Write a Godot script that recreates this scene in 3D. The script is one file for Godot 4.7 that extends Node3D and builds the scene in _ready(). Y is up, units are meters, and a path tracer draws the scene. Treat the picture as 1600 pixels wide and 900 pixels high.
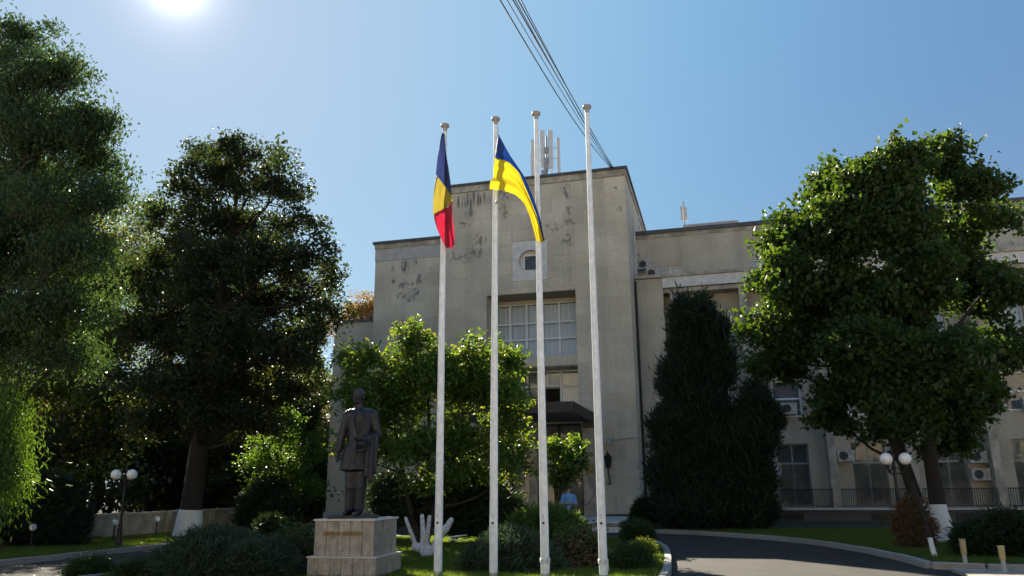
extends Node3D
# A backlit government building behind a planted forecourt: flag poles, a bronze statue, trees and a drive.

# ---------------------------------------------------------------- geometry
class M:
	var v := PackedVector3Array()
	var n := PackedVector3Array()
	func tri(a: Vector3, b: Vector3, c: Vector3, na: Vector3, nb: Vector3, nc: Vector3) -> void:
		if (b - a).cross(c - a).dot(na + nb + nc) > 0.0:
			v.append(a); v.append(c); v.append(b)
			n.append(na); n.append(nc); n.append(nb)
		else:
			v.append(a); v.append(b); v.append(c)
			n.append(na); n.append(nb); n.append(nc)
	func quad(a: Vector3, b: Vector3, c: Vector3, d: Vector3, o: Vector3) -> void:
		var k := (c - a).cross(d - b).normalized()
		if k.dot(o) < 0.0:
			k = -k
		tri(a, b, c, k, k, k)
		tri(a, c, d, k, k, k)
	func flat(a: Vector3, b: Vector3, c: Vector3, o: Vector3) -> void:
		var k := (b - a).cross(c - a).normalized()
		if k.dot(o) < 0.0:
			k = -k
		tri(a, b, c, k, k, k)
	func obox(c: Vector3, x: Vector3, y: Vector3, z: Vector3) -> void:
		for q in [[x, y, z], [-x, y, z], [y, z, x], [-y, z, x], [z, x, y], [-z, x, y]]:
			var o: Vector3 = q[0]
			var s: Vector3 = q[1]
			var t: Vector3 = q[2]
			quad(c + o + s + t, c + o - s + t, c + o - s - t, c + o + s - t, o)
	func box(lo: Vector3, hi: Vector3) -> void:
		var h := (hi - lo) * 0.5
		obox((lo + hi) * 0.5, Vector3(h.x, 0, 0), Vector3(0, h.y, 0), Vector3(0, 0, h.z))
	# a box whose edges on the +z face are chamfered by e
	func slab(lo: Vector3, hi: Vector3, e: float) -> void:
		var a := Vector3(lo.x, lo.y, hi.z - e)
		var b := Vector3(hi.x, lo.y, hi.z - e)
		var c := Vector3(hi.x, hi.y, hi.z - e)
		var d := Vector3(lo.x, hi.y, hi.z - e)
		var A := Vector3(lo.x + e, lo.y + e, hi.z)
		var B := Vector3(hi.x - e, lo.y + e, hi.z)
		var C := Vector3(hi.x - e, hi.y - e, hi.z)
		var D := Vector3(lo.x + e, hi.y - e, hi.z)
		var k := Vector3(0, 0, lo.z - hi.z + e)
		quad(A, B, C, D, Vector3.BACK)
		quad(a, b, B, A, Vector3(0, -1, 1)); quad(b, c, C, B, Vector3(1, 0, 1))
		quad(c, d, D, C, Vector3(0, 1, 1)); quad(d, a, A, D, Vector3(-1, 0, 1))
		quad(a, b, b + k, a + k, Vector3.DOWN); quad(b, c, c + k, b + k, Vector3.RIGHT)
		quad(c, d, d + k, c + k, Vector3.UP); quad(d, a, a + k, d + k, Vector3.LEFT)
	func tube(p: Array, r: Array, sides: int = 8, caps: bool = true) -> void:
		var up := Vector3.UP
		var rings := []
		var norms := []
		for i in p.size():
			var t: Vector3 = (p[mini(i + 1, p.size() - 1)] - p[maxi(i - 1, 0)])
			t = t.normalized()
			if absf(t.dot(up)) > 0.95:
				up = Vector3.RIGHT if absf(t.dot(Vector3.RIGHT)) < 0.9 else Vector3.BACK
			var s := t.cross(up).normalized()
			up = s.cross(t).normalized()
			var ring := []
			var nr := []
			for k in sides:
				var a := TAU * k / sides
				var d := s * cos(a) + up * sin(a)
				ring.append(p[i] + d * r[i])
				nr.append(d)
			rings.append(ring); norms.append(nr)
		for i in p.size() - 1:
			for k in sides:
				var l := (k + 1) % sides
				tri(rings[i][k], rings[i][l], rings[i + 1][l], norms[i][k], norms[i][l], norms[i + 1][l])
				tri(rings[i][k], rings[i + 1][l], rings[i + 1][k], norms[i][k], norms[i + 1][l], norms[i + 1][k])
		if caps:
			for e in [0, p.size() - 1]:
				var o: Vector3 = p[0] - p[1] if e == 0 else p[e] - p[e - 1]
				for k in sides:
					flat(p[e], rings[e][k], rings[e][(k + 1) % sides], o)
	func lathe(prof: Array, sides: int, xf: Transform3D = Transform3D()) -> void:
		for i in prof.size() - 1:
			var a: Vector2 = prof[i]
			var b: Vector2 = prof[i + 1]
			var e := b - a
			var nn := Vector2(e.y, -e.x).normalized()
			for k in sides:
				var p := TAU * k / sides
				var q := TAU * (k + 1) / sides
				var P := [Vector3(cos(p), 0, sin(p)), Vector3(cos(q), 0, sin(q))]
				var w := []
				var m := []
				for j in 2:
					w.append(xf * (P[j] * a.x + Vector3.UP * a.y)); w.append(xf * (P[j] * b.x + Vector3.UP * b.y))
					m.append((xf.basis * (P[j] * nn.x + Vector3.UP * nn.y)).normalized())
				if a.x > 0.0001:
					tri(w[0], w[2], w[3], m[0], m[1], m[1])
				if b.x > 0.0001:
					tri(w[0], w[3], w[1], m[0], m[1], m[0])
	func ball(c: Vector3, r: Vector3, seg: int = 16) -> void:
		var hh: int = seg / 2
		var P := func(i: int, k: int) -> Vector3:
			var t := PI * i / hh
			var f := TAU * k / seg
			return Vector3(sin(t) * cos(f), cos(t), sin(t) * sin(f))
		for i in hh:
			for k in seg:
				var a: Vector3 = P.call(i, k)
				var b: Vector3 = P.call(i, k + 1)
				var d: Vector3 = P.call(i + 1, k)
				var e: Vector3 = P.call(i + 1, k + 1)
				if i > 0:
					tri(c + a * r, c + b * r, c + e * r, a, b, e)
				if i < hh - 1:
					tri(c + a * r, c + e * r, c + d * r, a, e, d)
	func poly(pts: PackedVector2Array, y: float) -> void:
		var ix := Geometry2D.triangulate_polygon(pts)
		for i in range(0, ix.size(), 3):
			var w := []
			for j in 3:
				w.append(Vector3(pts[ix[i + j]].x, y, pts[ix[i + j]].y))
			flat(w[0], w[1], w[2], Vector3.UP)
	# a wall facing +z with rectangular openings [x0, x1, y0, y1], whose reveals run back by depth
	func wall(z: float, x0: float, x1: float, y0: float, y1: float, holes: Array, depth: float) -> void:
		var xs := [x0, x1]
		var ys := [y0, y1]
		for h in holes:
			xs.append(h[0]); xs.append(h[1]); ys.append(h[2]); ys.append(h[3])
		xs.sort(); ys.sort()
		for i in xs.size() - 1:
			for j in ys.size() - 1:
				if xs[i + 1] - xs[i] < 0.0001 or ys[j + 1] - ys[j] < 0.0001:
					continue
				var c := Vector2((xs[i] + xs[i + 1]) * 0.5, (ys[j] + ys[j + 1]) * 0.5)
				var open := false
				for h in holes:
					if c.x > h[0] and c.x < h[1] and c.y > h[2] and c.y < h[3]:
						open = true
				if not open:
					quad(Vector3(xs[i], ys[j], z), Vector3(xs[i + 1], ys[j], z), Vector3(xs[i + 1], ys[j + 1], z), Vector3(xs[i], ys[j + 1], z), Vector3.BACK)
		for h in holes:
			var a := Vector3(h[0], h[2], z)
			var b := Vector3(h[1], h[2], z)
			var c2 := Vector3(h[1], h[3], z)
			var d := Vector3(h[0], h[3], z)
			var k := Vector3(0, 0, -depth)
			quad(a, b, b + k, a + k, Vector3.UP); quad(b, c2, c2 + k, b + k, Vector3.LEFT)
			quad(c2, d, d + k, c2 + k, Vector3.DOWN); quad(d, a, a + k, d + k, Vector3.RIGHT)
	func done() -> ArrayMesh:
		var am := ArrayMesh.new()
		return add_to(am)
	func add_to(am: ArrayMesh) -> ArrayMesh:
		if v.size() == 0:
			return am
		var arr := []
		arr.resize(Mesh.ARRAY_MAX)
		arr[Mesh.ARRAY_VERTEX] = v
		arr[Mesh.ARRAY_NORMAL] = n
		am.add_surface_from_arrays(Mesh.PRIMITIVE_TRIANGLES, arr)
		return am

# smooth union of tapered capsules, meshed as surface nets; prim = [a, b, ra, rb, z-squash, lowest y]
func net(prims: Array, cell: float, k: float, m: M, xf: Transform3D = Transform3D()) -> void:
	var lo := Vector3.INF
	var hi := -Vector3.INF
	for p in prims:
		var r: float = maxf(p[2], p[3]) + cell * 3.0 + k
		for q in [p[0], p[1]]:
			lo = lo.min(q - Vector3.ONE * r); hi = hi.max(q + Vector3.ONE * r)
	var nx := int((hi.x - lo.x) / cell) + 2
	var ny := int((hi.y - lo.y) / cell) + 2
	var nz := int((hi.z - lo.z) / cell) + 2
	var f := PackedFloat32Array()
	f.resize(nx * ny * nz)
	f.fill(1.0)
	for p in prims:
		var a: Vector3 = p[0]
		var b: Vector3 = p[1]
		var ra: float = p[2]
		var rb: float = p[3]
		var sq: float = p[4] if p.size() > 4 else 1.0
		var cut: float = p[5] if p.size() > 5 else -99.0
		var r := maxf(ra, rb) + cell * 2.0 + k
		var l := ((a.min(b) - Vector3.ONE * r - lo) / cell).floor().max(Vector3.ZERO)
		var h := ((a.max(b) + Vector3.ONE * r - lo) / cell).ceil().min(Vector3(nx - 1, ny - 1, nz - 1))
		var ab := b - a
		ab.z *= sq
		var len2 := maxf(ab.length_squared(), 1e-9)
		for iz in range(int(l.z), int(h.z) + 1):
			for iy in range(int(l.y), int(h.y) + 1):
				var at := (iz * ny + iy) * nx
				for ix in range(int(l.x), int(h.x) + 1):
					var q := lo + Vector3(ix, iy, iz) * cell
					var w := q - a
					w.z *= sq
					var t := clampf(w.dot(ab) / len2, 0.0, 1.0)
					var d := (w - ab * t).length() - lerpf(ra, rb, t)
					if cut > -90.0:
						d = maxf(d, cut - q.y)
					var e := f[at + ix]
					var g := maxf(k - absf(e - d), 0.0) / k
					f[at + ix] = minf(e, d) - g * g * k * 0.25
	var ids := {}
	var pos := PackedVector3Array()
	var nor := PackedVector3Array()
	var st := [1, nx, nx * ny]
	for iz in nz - 1:
		for iy in ny - 1:
			for ix in nx - 1:
				var o := (iz * ny + iy) * nx + ix
				var c := [f[o], f[o + 1], f[o + nx], f[o + nx + 1], f[o + st[2]], f[o + st[2] + 1], f[o + st[2] + nx], f[o + st[2] + nx + 1]]
				var any := 0
				for x in c:
					if x < 0.0:
						any += 1
				if any == 0 or any == 8:
					continue
				var s := Vector3.ZERO
				var cnt := 0
				for e in [[0, 1], [2, 3], [4, 5], [6, 7], [0, 2], [1, 3], [4, 6], [5, 7], [0, 4], [1, 5], [2, 6], [3, 7]]:
					var u: float = c[e[0]]
					var w2: float = c[e[1]]
					if (u < 0.0) != (w2 < 0.0):
						var t2 := u / (u - w2)
						var pa := Vector3(e[0] & 1, (e[0] >> 1) & 1, e[0] >> 2)
						var pb := Vector3(e[1] & 1, (e[1] >> 1) & 1, e[1] >> 2)
						s += pa.lerp(pb, t2)
						cnt += 1
				ids[o] = pos.size()
				pos.append(xf * (lo + (Vector3(ix, iy, iz) + s / cnt) * cell))
				var g2 := Vector3(c[1] + c[3] + c[5] + c[7] - c[0] - c[2] - c[4] - c[6], c[2] + c[3] + c[6] + c[7] - c[0] - c[1] - c[4] - c[5], c[4] + c[5] + c[6] + c[7] - c[0] - c[1] - c[2] - c[3])
				nor.append((xf.basis * g2).normalized())
	for o in ids:
		for ax in 3:
			var d1: int = st[(ax + 1) % 3]
			var d2: int = st[(ax + 2) % 3]
			if (f[o] < 0.0) != (f[o + st[ax]] < 0.0) and ids.has(o - d1) and ids.has(o - d2) and ids.has(o - d1 - d2):
				var a1: int = ids[o]
				var b1: int = ids[o - d1]
				var c1: int = ids[o - d1 - d2]
				var e1: int = ids[o - d2]
				m.tri(pos[a1], pos[b1], pos[c1], nor[a1], nor[b1], nor[c1])
				m.tri(pos[a1], pos[c1], pos[e1], nor[a1], nor[c1], nor[e1])

# ---------------------------------------------------------------- scene helpers
var taken := {}
var rng := RandomNumberGenerator.new()
var mats := {}

func numbered(called: String) -> String:
	var k: int = taken.get(called, 0)
	taken[called] = k + 1
	return called if k == 0 else "%s_%03d" % [called, k]

func tag(o: Node3D, label: String, category: String, group: String = "", kind: String = "") -> Node3D:
	if label: o.set_meta("label", label)
	if category: o.set_meta("category", category)
	if group: o.set_meta("group", group)
	if kind: o.set_meta("kind", kind)
	return o

func thing(called: String, at: Vector3, label: String, category: String, group: String = "", turn: float = 0.0) -> Node3D:
	var o := Node3D.new()
	o.name = numbered(called)
	add_child(o)
	o.position = at
	o.rotation.y = turn
	tag(o, label, category, group)
	return o

func instance(called: String, mesh: Mesh, material: Material, parent: Node) -> MeshInstance3D:
	var o := MeshInstance3D.new()
	o.name = called
	o.mesh = mesh
	if material:
		o.material_override = material
	parent.add_child(o, true)
	return o

# a part given in the thing's own coordinates
func lp(called: String, m: M, material: Material, parent: Node) -> MeshInstance3D:
	return instance(called, m.done(), material, parent)

# a part given in world coordinates (parents unturned)
func wp(called: String, m: M, material: Material, parent: Node) -> MeshInstance3D:
	var o := instance(called, m.done(), material, parent)
	var q: Node = parent
	while q is Node3D and q != self:
		o.position -= q.position
		q = q.get_parent()
	return o

func structure(called: String, m: M, material: Material) -> MeshInstance3D:
	var o := instance(numbered(called), m.done(), material, self)
	o.set_meta("kind", "structure")
	return o

func copy(src: Node3D, at: Vector3, turn: float = 0.0) -> Node3D:
	var c: Node3D = src.duplicate()
	var base := String(src.name)
	c.name = numbered(base)
	add_child(c)
	c.position = at
	c.rotation.y = turn
	return c

func lin(r: float, g: float, b: float) -> Color:
	return Color(r, g, b).linear_to_srgb()

func mat(r: float, g: float, b: float, rough: float = 0.8, metal: float = 0.0) -> StandardMaterial3D:
	var m := StandardMaterial3D.new()
	m.albedo_color = lin(r, g, b)
	m.roughness = rough
	m.metallic = metal
	return m

func noise_tex(freq: float, octaves: int, dark: Color, pale: Color, sd: int, size: int = 512, type: int = FastNoiseLite.TYPE_SIMPLEX_SMOOTH) -> NoiseTexture2D:
	var f := FastNoiseLite.new()
	f.noise_type = type
	f.frequency = freq
	f.fractal_octaves = octaves
	f.seed = sd
	var t := NoiseTexture2D.new()
	t.width = size
	t.height = size
	t.seamless = true
	t.noise = f
	var g := Gradient.new()
	g.set_color(0, dark)
	g.set_color(1, pale)
	t.color_ramp = g
	return t

# colour texture laid on by world position; metres = size of one repeat
func skin(m: StandardMaterial3D, tex: Texture2D, metres: float, bump: Texture2D = null, bump_cm: float = 0.0) -> StandardMaterial3D:
	m.albedo_texture = tex
	m.uv1_triplanar = true
	m.uv1_world_triplanar = true
	m.uv1_triplanar_sharpness = 8.0
	m.uv1_scale = Vector3.ONE / metres
	if bump:
		m.heightmap_enabled = true
		m.heightmap_texture = bump
		m.heightmap_scale = bump_cm
	return m

func leaf_mat(r: float, g: float, b: float, tr: float, tg: float, tb: float, rough: float = 0.5) -> StandardMaterial3D:
	var m := mat(r, g, b, rough)
	m.backlight_enabled = true
	m.backlight = lin(tr * 2.0, tg * 2.0, tb * 2.0)
	m.metallic_specular = 0.3
	return m

# a spray of n folded leaves within radius rad; one surface for each leaf material
func clump(n: int, rad: float, ll: float, lw: float, kinds: Array, droop: float, sd: int, flat: float = 0.7) -> ArrayMesh:
	var r := RandomNumberGenerator.new()
	r.seed = sd
	var ms := []
	for k in kinds:
		ms.append(M.new())
	for i in n:
		var c := Vector3(r.randfn(), r.randfn() * flat, r.randfn()) * rad * 0.5
		var d := Vector3(r.randf_range(-1, 1), r.randf_range(-0.6, 0.5) - droop, r.randf_range(-1, 1)).normalized()
		var up := Vector3(r.randf_range(-0.8, 0.8), 1.0, r.randf_range(-0.8, 0.8))
		var s := d.cross(up).normalized()
		up = s.cross(d).normalized()
		var L := ll * r.randf_range(0.7, 1.25)
		var W := lw * r.randf_range(0.75, 1.2) * 0.5
		var fold := up * W * r.randf_range(0.1, 0.7)
		var b := c - d * L * 0.5
		var t := c + d * L * 0.5 - up * L * 0.1
		var m: M = ms[r.randi() % ms.size()]
		m.flat(b, c + s * W + fold - d * L * 0.08, t, up)
		m.flat(b, c - s * W + fold - d * L * 0.08, t, up)
	var am := ArrayMesh.new()
	for k in ms.size():
		if ms[k].v.size():
			ms[k].add_to(am)
			am.surface_set_material(am.get_surface_count() - 1, kinds[k])
	return am

# scale-leaved or needled spray: narrow blades fanning up and out from the origin
func needles(n: int, ll: float, lw: float, kinds: Array, rise: float, sd: int) -> ArrayMesh:
	var r := RandomNumberGenerator.new()
	r.seed = sd
	var ms := []
	for k in kinds:
		ms.append(M.new())
	for i in n:
		var d := Vector3(r.randfn(), rise + r.randfn() * 0.5, r.randfn()).normalized()
		var s := d.cross(Vector3(r.randfn(), r.randfn(), r.randfn())).normalized()
		var L := ll * r.randf_range(0.5, 1.2)
		var c := Vector3(r.randfn(), r.randfn(), r.randfn()) * ll * 0.3
		var m: M = ms[r.randi() % ms.size()]
		var o := s.cross(d)
		m.flat(c, c + d * L * 0.55 + s * lw, c + d * L, o)
		m.flat(c, c + d * L * 0.55 - s * lw, c + d * L, o)
	var am := ArrayMesh.new()
	for k in ms.size():
		if ms[k].v.size():
			ms[k].add_to(am)
			am.surface_set_material(am.get_surface_count() - 1, kinds[k])
	return am

func scatter(called: String, mesh: Mesh, xfs: Array, parent: Node) -> MultiMeshInstance3D:
	var mm := MultiMesh.new()
	mm.transform_format = MultiMesh.TRANSFORM_3D
	mm.mesh = mesh
	mm.instance_count = xfs.size()
	for i in xfs.size():
		mm.set_instance_transform(i, xfs[i])
	var o := MultiMeshInstance3D.new()
	o.name = called
	o.multimesh = mm
	o.set_meta("kind", "stuff")
	parent.add_child(o, true)
	return o

# where sprays go: through the volume of each lobe [x, y, z, rx, ry, rz], thinned by noise so that gaps stay open
func crown_spots(lobes: Array, count: int, shell: float, gap: float, gap_size: float, sd: int, base: Vector3, smin: float, smax: float, upright: bool, low: float = -99.0, tuft: float = 0.0, per: int = 11, rag: float = 0.22, fit: float = 1.05) -> Array:
	var r := RandomNumberGenerator.new()
	r.seed = sd
	var f := FastNoiseLite.new()
	f.seed = sd
	f.noise_type = FastNoiseLite.TYPE_SIMPLEX_SMOOTH
	f.frequency = 1.0 / gap_size
	var w := []
	var total := 0.0
	for l in lobes:
		var a: float = pow(l[3] * l[4] * l[5], 0.8)
		w.append(a)
		total += a
	var out := []
	for i in lobes.size():
		var l: Array = lobes[i]
		var want := int(round(count * w[i] / total))
		var tries := 0
		while want > 0 and tries < 40 * count:
			tries += 1
			var d := Vector3(r.randfn(), r.randfn(), r.randfn()).normalized()
			var q := pow(r.randf(), 1.0 / shell)
			q *= 1.0 + rag * f.get_noise_3d(d.x * 4.0 * gap_size + i * 31.0, d.y * 4.0 * gap_size, d.z * 4.0 * gap_size)
			var p := Vector3(l[0], l[1], l[2]) + d * q * Vector3(l[3], l[4], l[5]) * fit
			if p.y < low or f.get_noise_3dv(p) < gap:
				continue
			if tuft > 0.0:
				# a bough end: sprays gathered into one flattened, slightly drooping tuft
				var big := r.randf_range(0.55, 1.35)
				var k := maxi(3, int(per * big * big))
				want -= k
				for j in k:
					var e := Vector3(r.randfn(), 0.0, r.randfn()) * tuft * big * 0.55
					e.y = r.randfn() * tuft * big * 0.3 - e.length() * 0.25
					if p.y + e.y < low:
						continue
					var bb := Basis(Vector3.UP, r.randf() * TAU) * Basis(Vector3.RIGHT, r.randfn() * 0.4)
					out.append(Transform3D(bb.scaled(Vector3.ONE * r.randf_range(smin, smax)), p + e - base))
				continue
			want -= 1
			var s := r.randf_range(smin, smax)
			var b: Basis
			if upright:
				var lean := Vector3(d.x * 0.5, 1.0, d.z * 0.5).normalized()
				b = Basis(Quaternion(Vector3.UP, lean)) * Basis(Vector3.UP, r.randf() * TAU)
			else:
				b = Basis(Vector3.UP, r.randf() * TAU) * Basis(Vector3.RIGHT, r.randfn() * 0.5)
			out.append(Transform3D(b.scaled(Vector3.ONE * s), p - base))
	return out

func limb(m: M, a: Vector3, b: Vector3, ra: float, rb: float, bend: float, r: RandomNumberGenerator, sides: int = 6) -> void:
	var pts := []
	var rad := []
	var side := Vector3(r.randfn(), 0.3 * r.randfn(), r.randfn()) * bend * (b - a).length()
	var side2 := Vector3(r.randfn(), r.randfn(), r.randfn()) * bend * 0.5 * (b - a).length()
	for i in 6:
		var t := i / 5.0
		pts.append(a.lerp(b, t) + side * sin(t * PI) + side2 * sin(t * TAU) * 0.5 + Vector3.UP * (b - a).length() * -0.08 * sin(t * PI))
		rad.append(lerpf(ra, rb, pow(t, 0.8)))
	m.tube(pts, rad, sides, false)

# a tree: tapered stems, limbs into every lobe of the crown, twigs, and leaf sprays through the crown
func tree(called: String, key: String, label: String, category: String, group: String, base: Vector3, stems: Array, bark: Material, sprays: Array, count: int, o: Dictionary) -> Node3D:
	var root := thing(called, base, label, category, group)
	var r := RandomNumberGenerator.new()
	r.seed = hash(key)
	var lobes: Array = LOBES[key]
	var tops := []
	for s in stems:
		var m := M.new()
		var pts := []
		for p in s[0]:
			pts.append(p - base)
		m.tube(pts, s[1], 12, true)
		tops.append([s[0], s[1]])
		if s == stems[0]:
			for l in lobes:
				var c := Vector3(l[0], l[1], l[2])
				var best: Vector3 = stems[0][0][-1]
				var br: float = stems[0][1][-1]
				var bd := 1e9
				for st in stems:
					for i in range(1, st[0].size()):
						var q: Vector3 = st[0][i]
						var dd: float = (q - c).length() + maxf(0.0, q.y - c.y + 0.4) * 3.0
						if dd < bd:
							bd = dd; best = q; br = st[1][i]
				var ln := (c - best).length()
				limb(m, best - base, c - base, minf(br * 0.6, 0.02 + ln * 0.022), 0.018, 0.08, r)
				for k in o.get("twigs", 5):
					var d := Vector3(r.randfn(), r.randfn() * 0.8 + 0.3, r.randfn()).normalized()
					limb(m, best.lerp(c, r.randf_range(0.55, 1.0)) - base, c + d * Vector3(l[3], l[4], l[5]) * 0.9 - base, 0.022, 0.006, 0.1, r, 4)
		lp(o.get("stem_name", "trunk"), m, bark, root)
		if s.size() > 2:      # painted foot
			var wm := M.new()
			var wr := []
			var wpnt := []
			for p in s[2][0]:
				wpnt.append(p - base)
			wm.tube(wpnt, s[2][1], 12, false)
			lp("whitewash", wm, mats.whitewash, root)
	var i := 0
	for sp in sprays:
		i += 1
		var xs := crown_spots(lobes, count / sprays.size(), o.get("shell", 2.2), o.get("gap", -0.25), o.get("gap_size", 1.2), hash(key) + i, base, o.get("smin", 0.8), o.get("smax", 1.25), o.get("upright", false), o.get("low", -99.0), o.get("tuft", 0.0), o.get("per", 11), o.get("rag", 0.22), o.get("fit", 1.05))
		scatter(o.get("crown_name", "crown"), sp, xs, root)
	return root

func bush(called: String, key: String, label: String, category: String, group: String, sprays: Array, count: int, o: Dictionary) -> Node3D:
	var lobes: Array = LOBES[key]
	var c := Vector3.ZERO
	for l in lobes:
		c += Vector3(l[0], 0, l[2]) / lobes.size()
	var ground: float = o.get("ground", 0.1)
	c.y = ground
	var stems := []
	var n: int = o.get("stems", 3)
	for i in n:
		var t: Array = lobes[i * lobes.size() / n]
		var e := Vector3(t[0], maxf(t[1], ground + 0.15), t[2])
		var f := Vector3(c.x, ground - 0.03, c.z) + Vector3(sin(i * 2.1), 0, cos(i * 2.1)) * 0.06
		stems.append([[f, f.lerp(e, 0.5) + Vector3(0, 0.05, 0), e], [0.03, 0.024, 0.012]])
	o.low = ground + 0.02
	o.twigs = 2
	o.stem_name = "stem"
	o.crown_name = "foliage"
	return tree(called, key, label, category, group, c, stems, mats.bark, sprays, count, o)

# ---------------------------------------------------------------- materials
func make_materials() -> void:
	var g := func(a: float) -> Color: return Color(a, a, a)
	var fine := noise_tex(0.09, 4, g.call(0.62), g.call(1.0), 11)
	var broad := noise_tex(0.012, 5, g.call(0.66), g.call(1.0), 12)
	var rough_bump := noise_tex(0.15, 4, g.call(0.0), g.call(1.0), 13)
	var grain := noise_tex(0.35, 3, g.call(0.45), g.call(1.0), 14)
	var soft := noise_tex(0.02, 5, g.call(0.86), g.call(1.0), 15)
	mats.soft = soft
	mats.fine = fine; mats.broad = broad; mats.bump = rough_bump; mats.grain = grain
	mats.asphalt = skin(mat(0.05, 0.046, 0.04, 0.9), grain, 1.3, rough_bump, 0.5)
	mats.asphalt.detail_enabled = true
	mats.asphalt.detail_blend_mode = BaseMaterial3D.BLEND_MODE_MUL
	mats.asphalt.detail_albedo = broad
	mats.asphalt.detail_uv_layer = BaseMaterial3D.DETAIL_UV_2
	mats.asphalt.uv2_triplanar = true
	mats.asphalt.uv2_world_triplanar = true
	mats.asphalt.uv2_scale = Vector3.ONE / 7.0
	mats.pavement = skin(mat(0.45, 0.39, 0.32, 0.9), broad, 3.0, rough_bump, 0.3)
	mats.litter = skin(mat(0.05, 0.045, 0.025, 1.0), fine, 1.4, rough_bump, 2.0)
	mats.soil = skin(mat(0.045, 0.06, 0.02, 1.0), fine, 1.0, rough_bump, 2.0)
	mats.kerb = skin(mat(0.42, 0.41, 0.385, 0.9), fine, 0.9, rough_bump, 0.3)
	mats.kerb_b = skin(mat(0.37, 0.36, 0.34, 0.9), fine, 1.1, rough_bump, 0.3)
	# stone facing of the tower: one map of grain, weather and spalled patches over the whole front
	var stone_map := ImageTexture.create_from_image(stone_image())
	mats.slabs = []
	for t in [[0.64, 0.58, 0.445], [0.61, 0.555, 0.435], [0.67, 0.605, 0.465], [0.625, 0.555, 0.415], [0.65, 0.595, 0.47], [0.575, 0.525, 0.41]]:
		mats.slabs.append(skin(mat(t[0], t[1], t[2], 0.9), stone_map, 20.48, rough_bump, 0.25))
	mats.stone = skin(mat(0.62, 0.56, 0.435, 0.9), stone_map, 20.48, rough_bump, 0.2)
	mats.plaster = skin(mat(0.53, 0.48, 0.375, 0.92), stone_map, 17.3, rough_bump, 0.2)
	mats.plaster_b = skin(mat(0.56, 0.51, 0.41, 0.92), broad, 5.0, rough_bump, 0.2)
	mats.white_stone = skin(mat(0.74, 0.73, 0.69, 0.85), soft, 4.0, rough_bump, 0.1)
	mats.band = skin(mat(0.52, 0.49, 0.45, 0.9), soft, 5.0, rough_bump, 0.15)
	mats.cream = skin(mat(0.74, 0.65, 0.49, 0.9), broad, 6.0)
	mats.joint = mat(0.22, 0.2, 0.17, 1.0)
	mats.plinth = skin(mat(0.13, 0.125, 0.12, 0.85), fine, 1.5, rough_bump, 0.3)
	mats.coping = skin(mat(0.12, 0.125, 0.13, 0.55, 0.3), broad, 2.0)
	mats.roof = mat(0.14, 0.135, 0.13, 0.95)
	mats.dark_metal = mat(0.035, 0.03, 0.028, 0.5, 0.4)
	mats.iron = mat(0.018, 0.018, 0.02, 0.55, 0.4)
	mats.canopy = skin(mat(0.11, 0.09, 0.078, 0.6), fine, 0.7)
	mats.white_paint = skin(mat(0.74, 0.74, 0.72, 0.4), broad, 1.6)
	mats.pole_paint = skin(mat(0.8, 0.86, 0.92, 0.3), soft, 2.2)
	mats.pole_cap = mat(0.3, 0.29, 0.29, 0.6, 0.2)
	mats.frame = mat(0.82, 0.83, 0.83, 0.45)
	mats.frame_grey = mat(0.3, 0.31, 0.32, 0.5)
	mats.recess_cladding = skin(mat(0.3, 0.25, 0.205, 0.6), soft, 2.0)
	mats.grille = mat(0.16, 0.16, 0.165, 0.6)
	mats.blind = mat(0.8, 0.87, 0.9, 0.9)
	mats.blind.backlight_enabled = true
	mats.blind.backlight = lin(0.3, 0.3, 0.28)
	mats.curtain = mat(0.16, 0.155, 0.15, 0.95)
	var gl := StandardMaterial3D.new()
	gl.albedo_color = Color(0.75, 0.82, 0.82, 0.12)
	gl.transparency = BaseMaterial3D.TRANSPARENCY_ALPHA
	gl.roughness = 0.03
	mats.glass = gl
	mats.ac = skin(mat(0.62, 0.6, 0.55, 0.5), broad, 1.2)
	mats.ac_dark = mat(0.03, 0.03, 0.03, 0.6)
	mats.bark = skin(mat(0.055, 0.047, 0.04, 0.95), fine, 0.6, rough_bump, 3.0)
	mats.whitewash = skin(mat(0.76, 0.79, 0.81, 0.95), soft, 0.5, rough_bump, 0.2)
	mats.stump_paint = skin(mat(0.66, 0.68, 0.7, 0.95), broad, 0.5, rough_bump, 0.5)
	mats.bronze = skin(mat(0.042, 0.044, 0.052, 0.45, 0.6), broad, 0.7, rough_bump, 0.2)
	mats.gold = mat(0.19, 0.14, 0.06, 0.4, 0.8)
	mats.antenna = mat(0.62, 0.62, 0.6, 0.5)
	mats.steel = mat(0.35, 0.36, 0.37, 0.4, 0.8)
	mats.globe = mat(0.78, 0.79, 0.78, 0.25)
	mats.globe.subsurf_scatter_enabled = true
	mats.globe.subsurf_scatter_strength = 0.25
	mats.yellow_cap = skin(mat(0.5, 0.42, 0.2, 0.7), mats.fine, 0.3)
	mats.cable = mat(0.05, 0.05, 0.055, 0.6)
	# marble of the plinth, streaked upright
	var vein := ImageTexture.create_from_image(marble_image())
	mats.marble = []
	for t in [[0.37, 0.365, 0.355], [0.35, 0.345, 0.33], [0.39, 0.385, 0.375], [0.36, 0.35, 0.335]]:
		var mm := mat(t[0], t[1], t[2], 0.55)
		mm.albedo_texture = vein
		mm.uv1_triplanar = true
		mm.uv1_scale = Vector3.ONE / 1.4
		mats.marble.append(mm)
	mats.marble_edge = skin(mat(0.58, 0.56, 0.53, 0.6), soft, 1.0)
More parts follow.
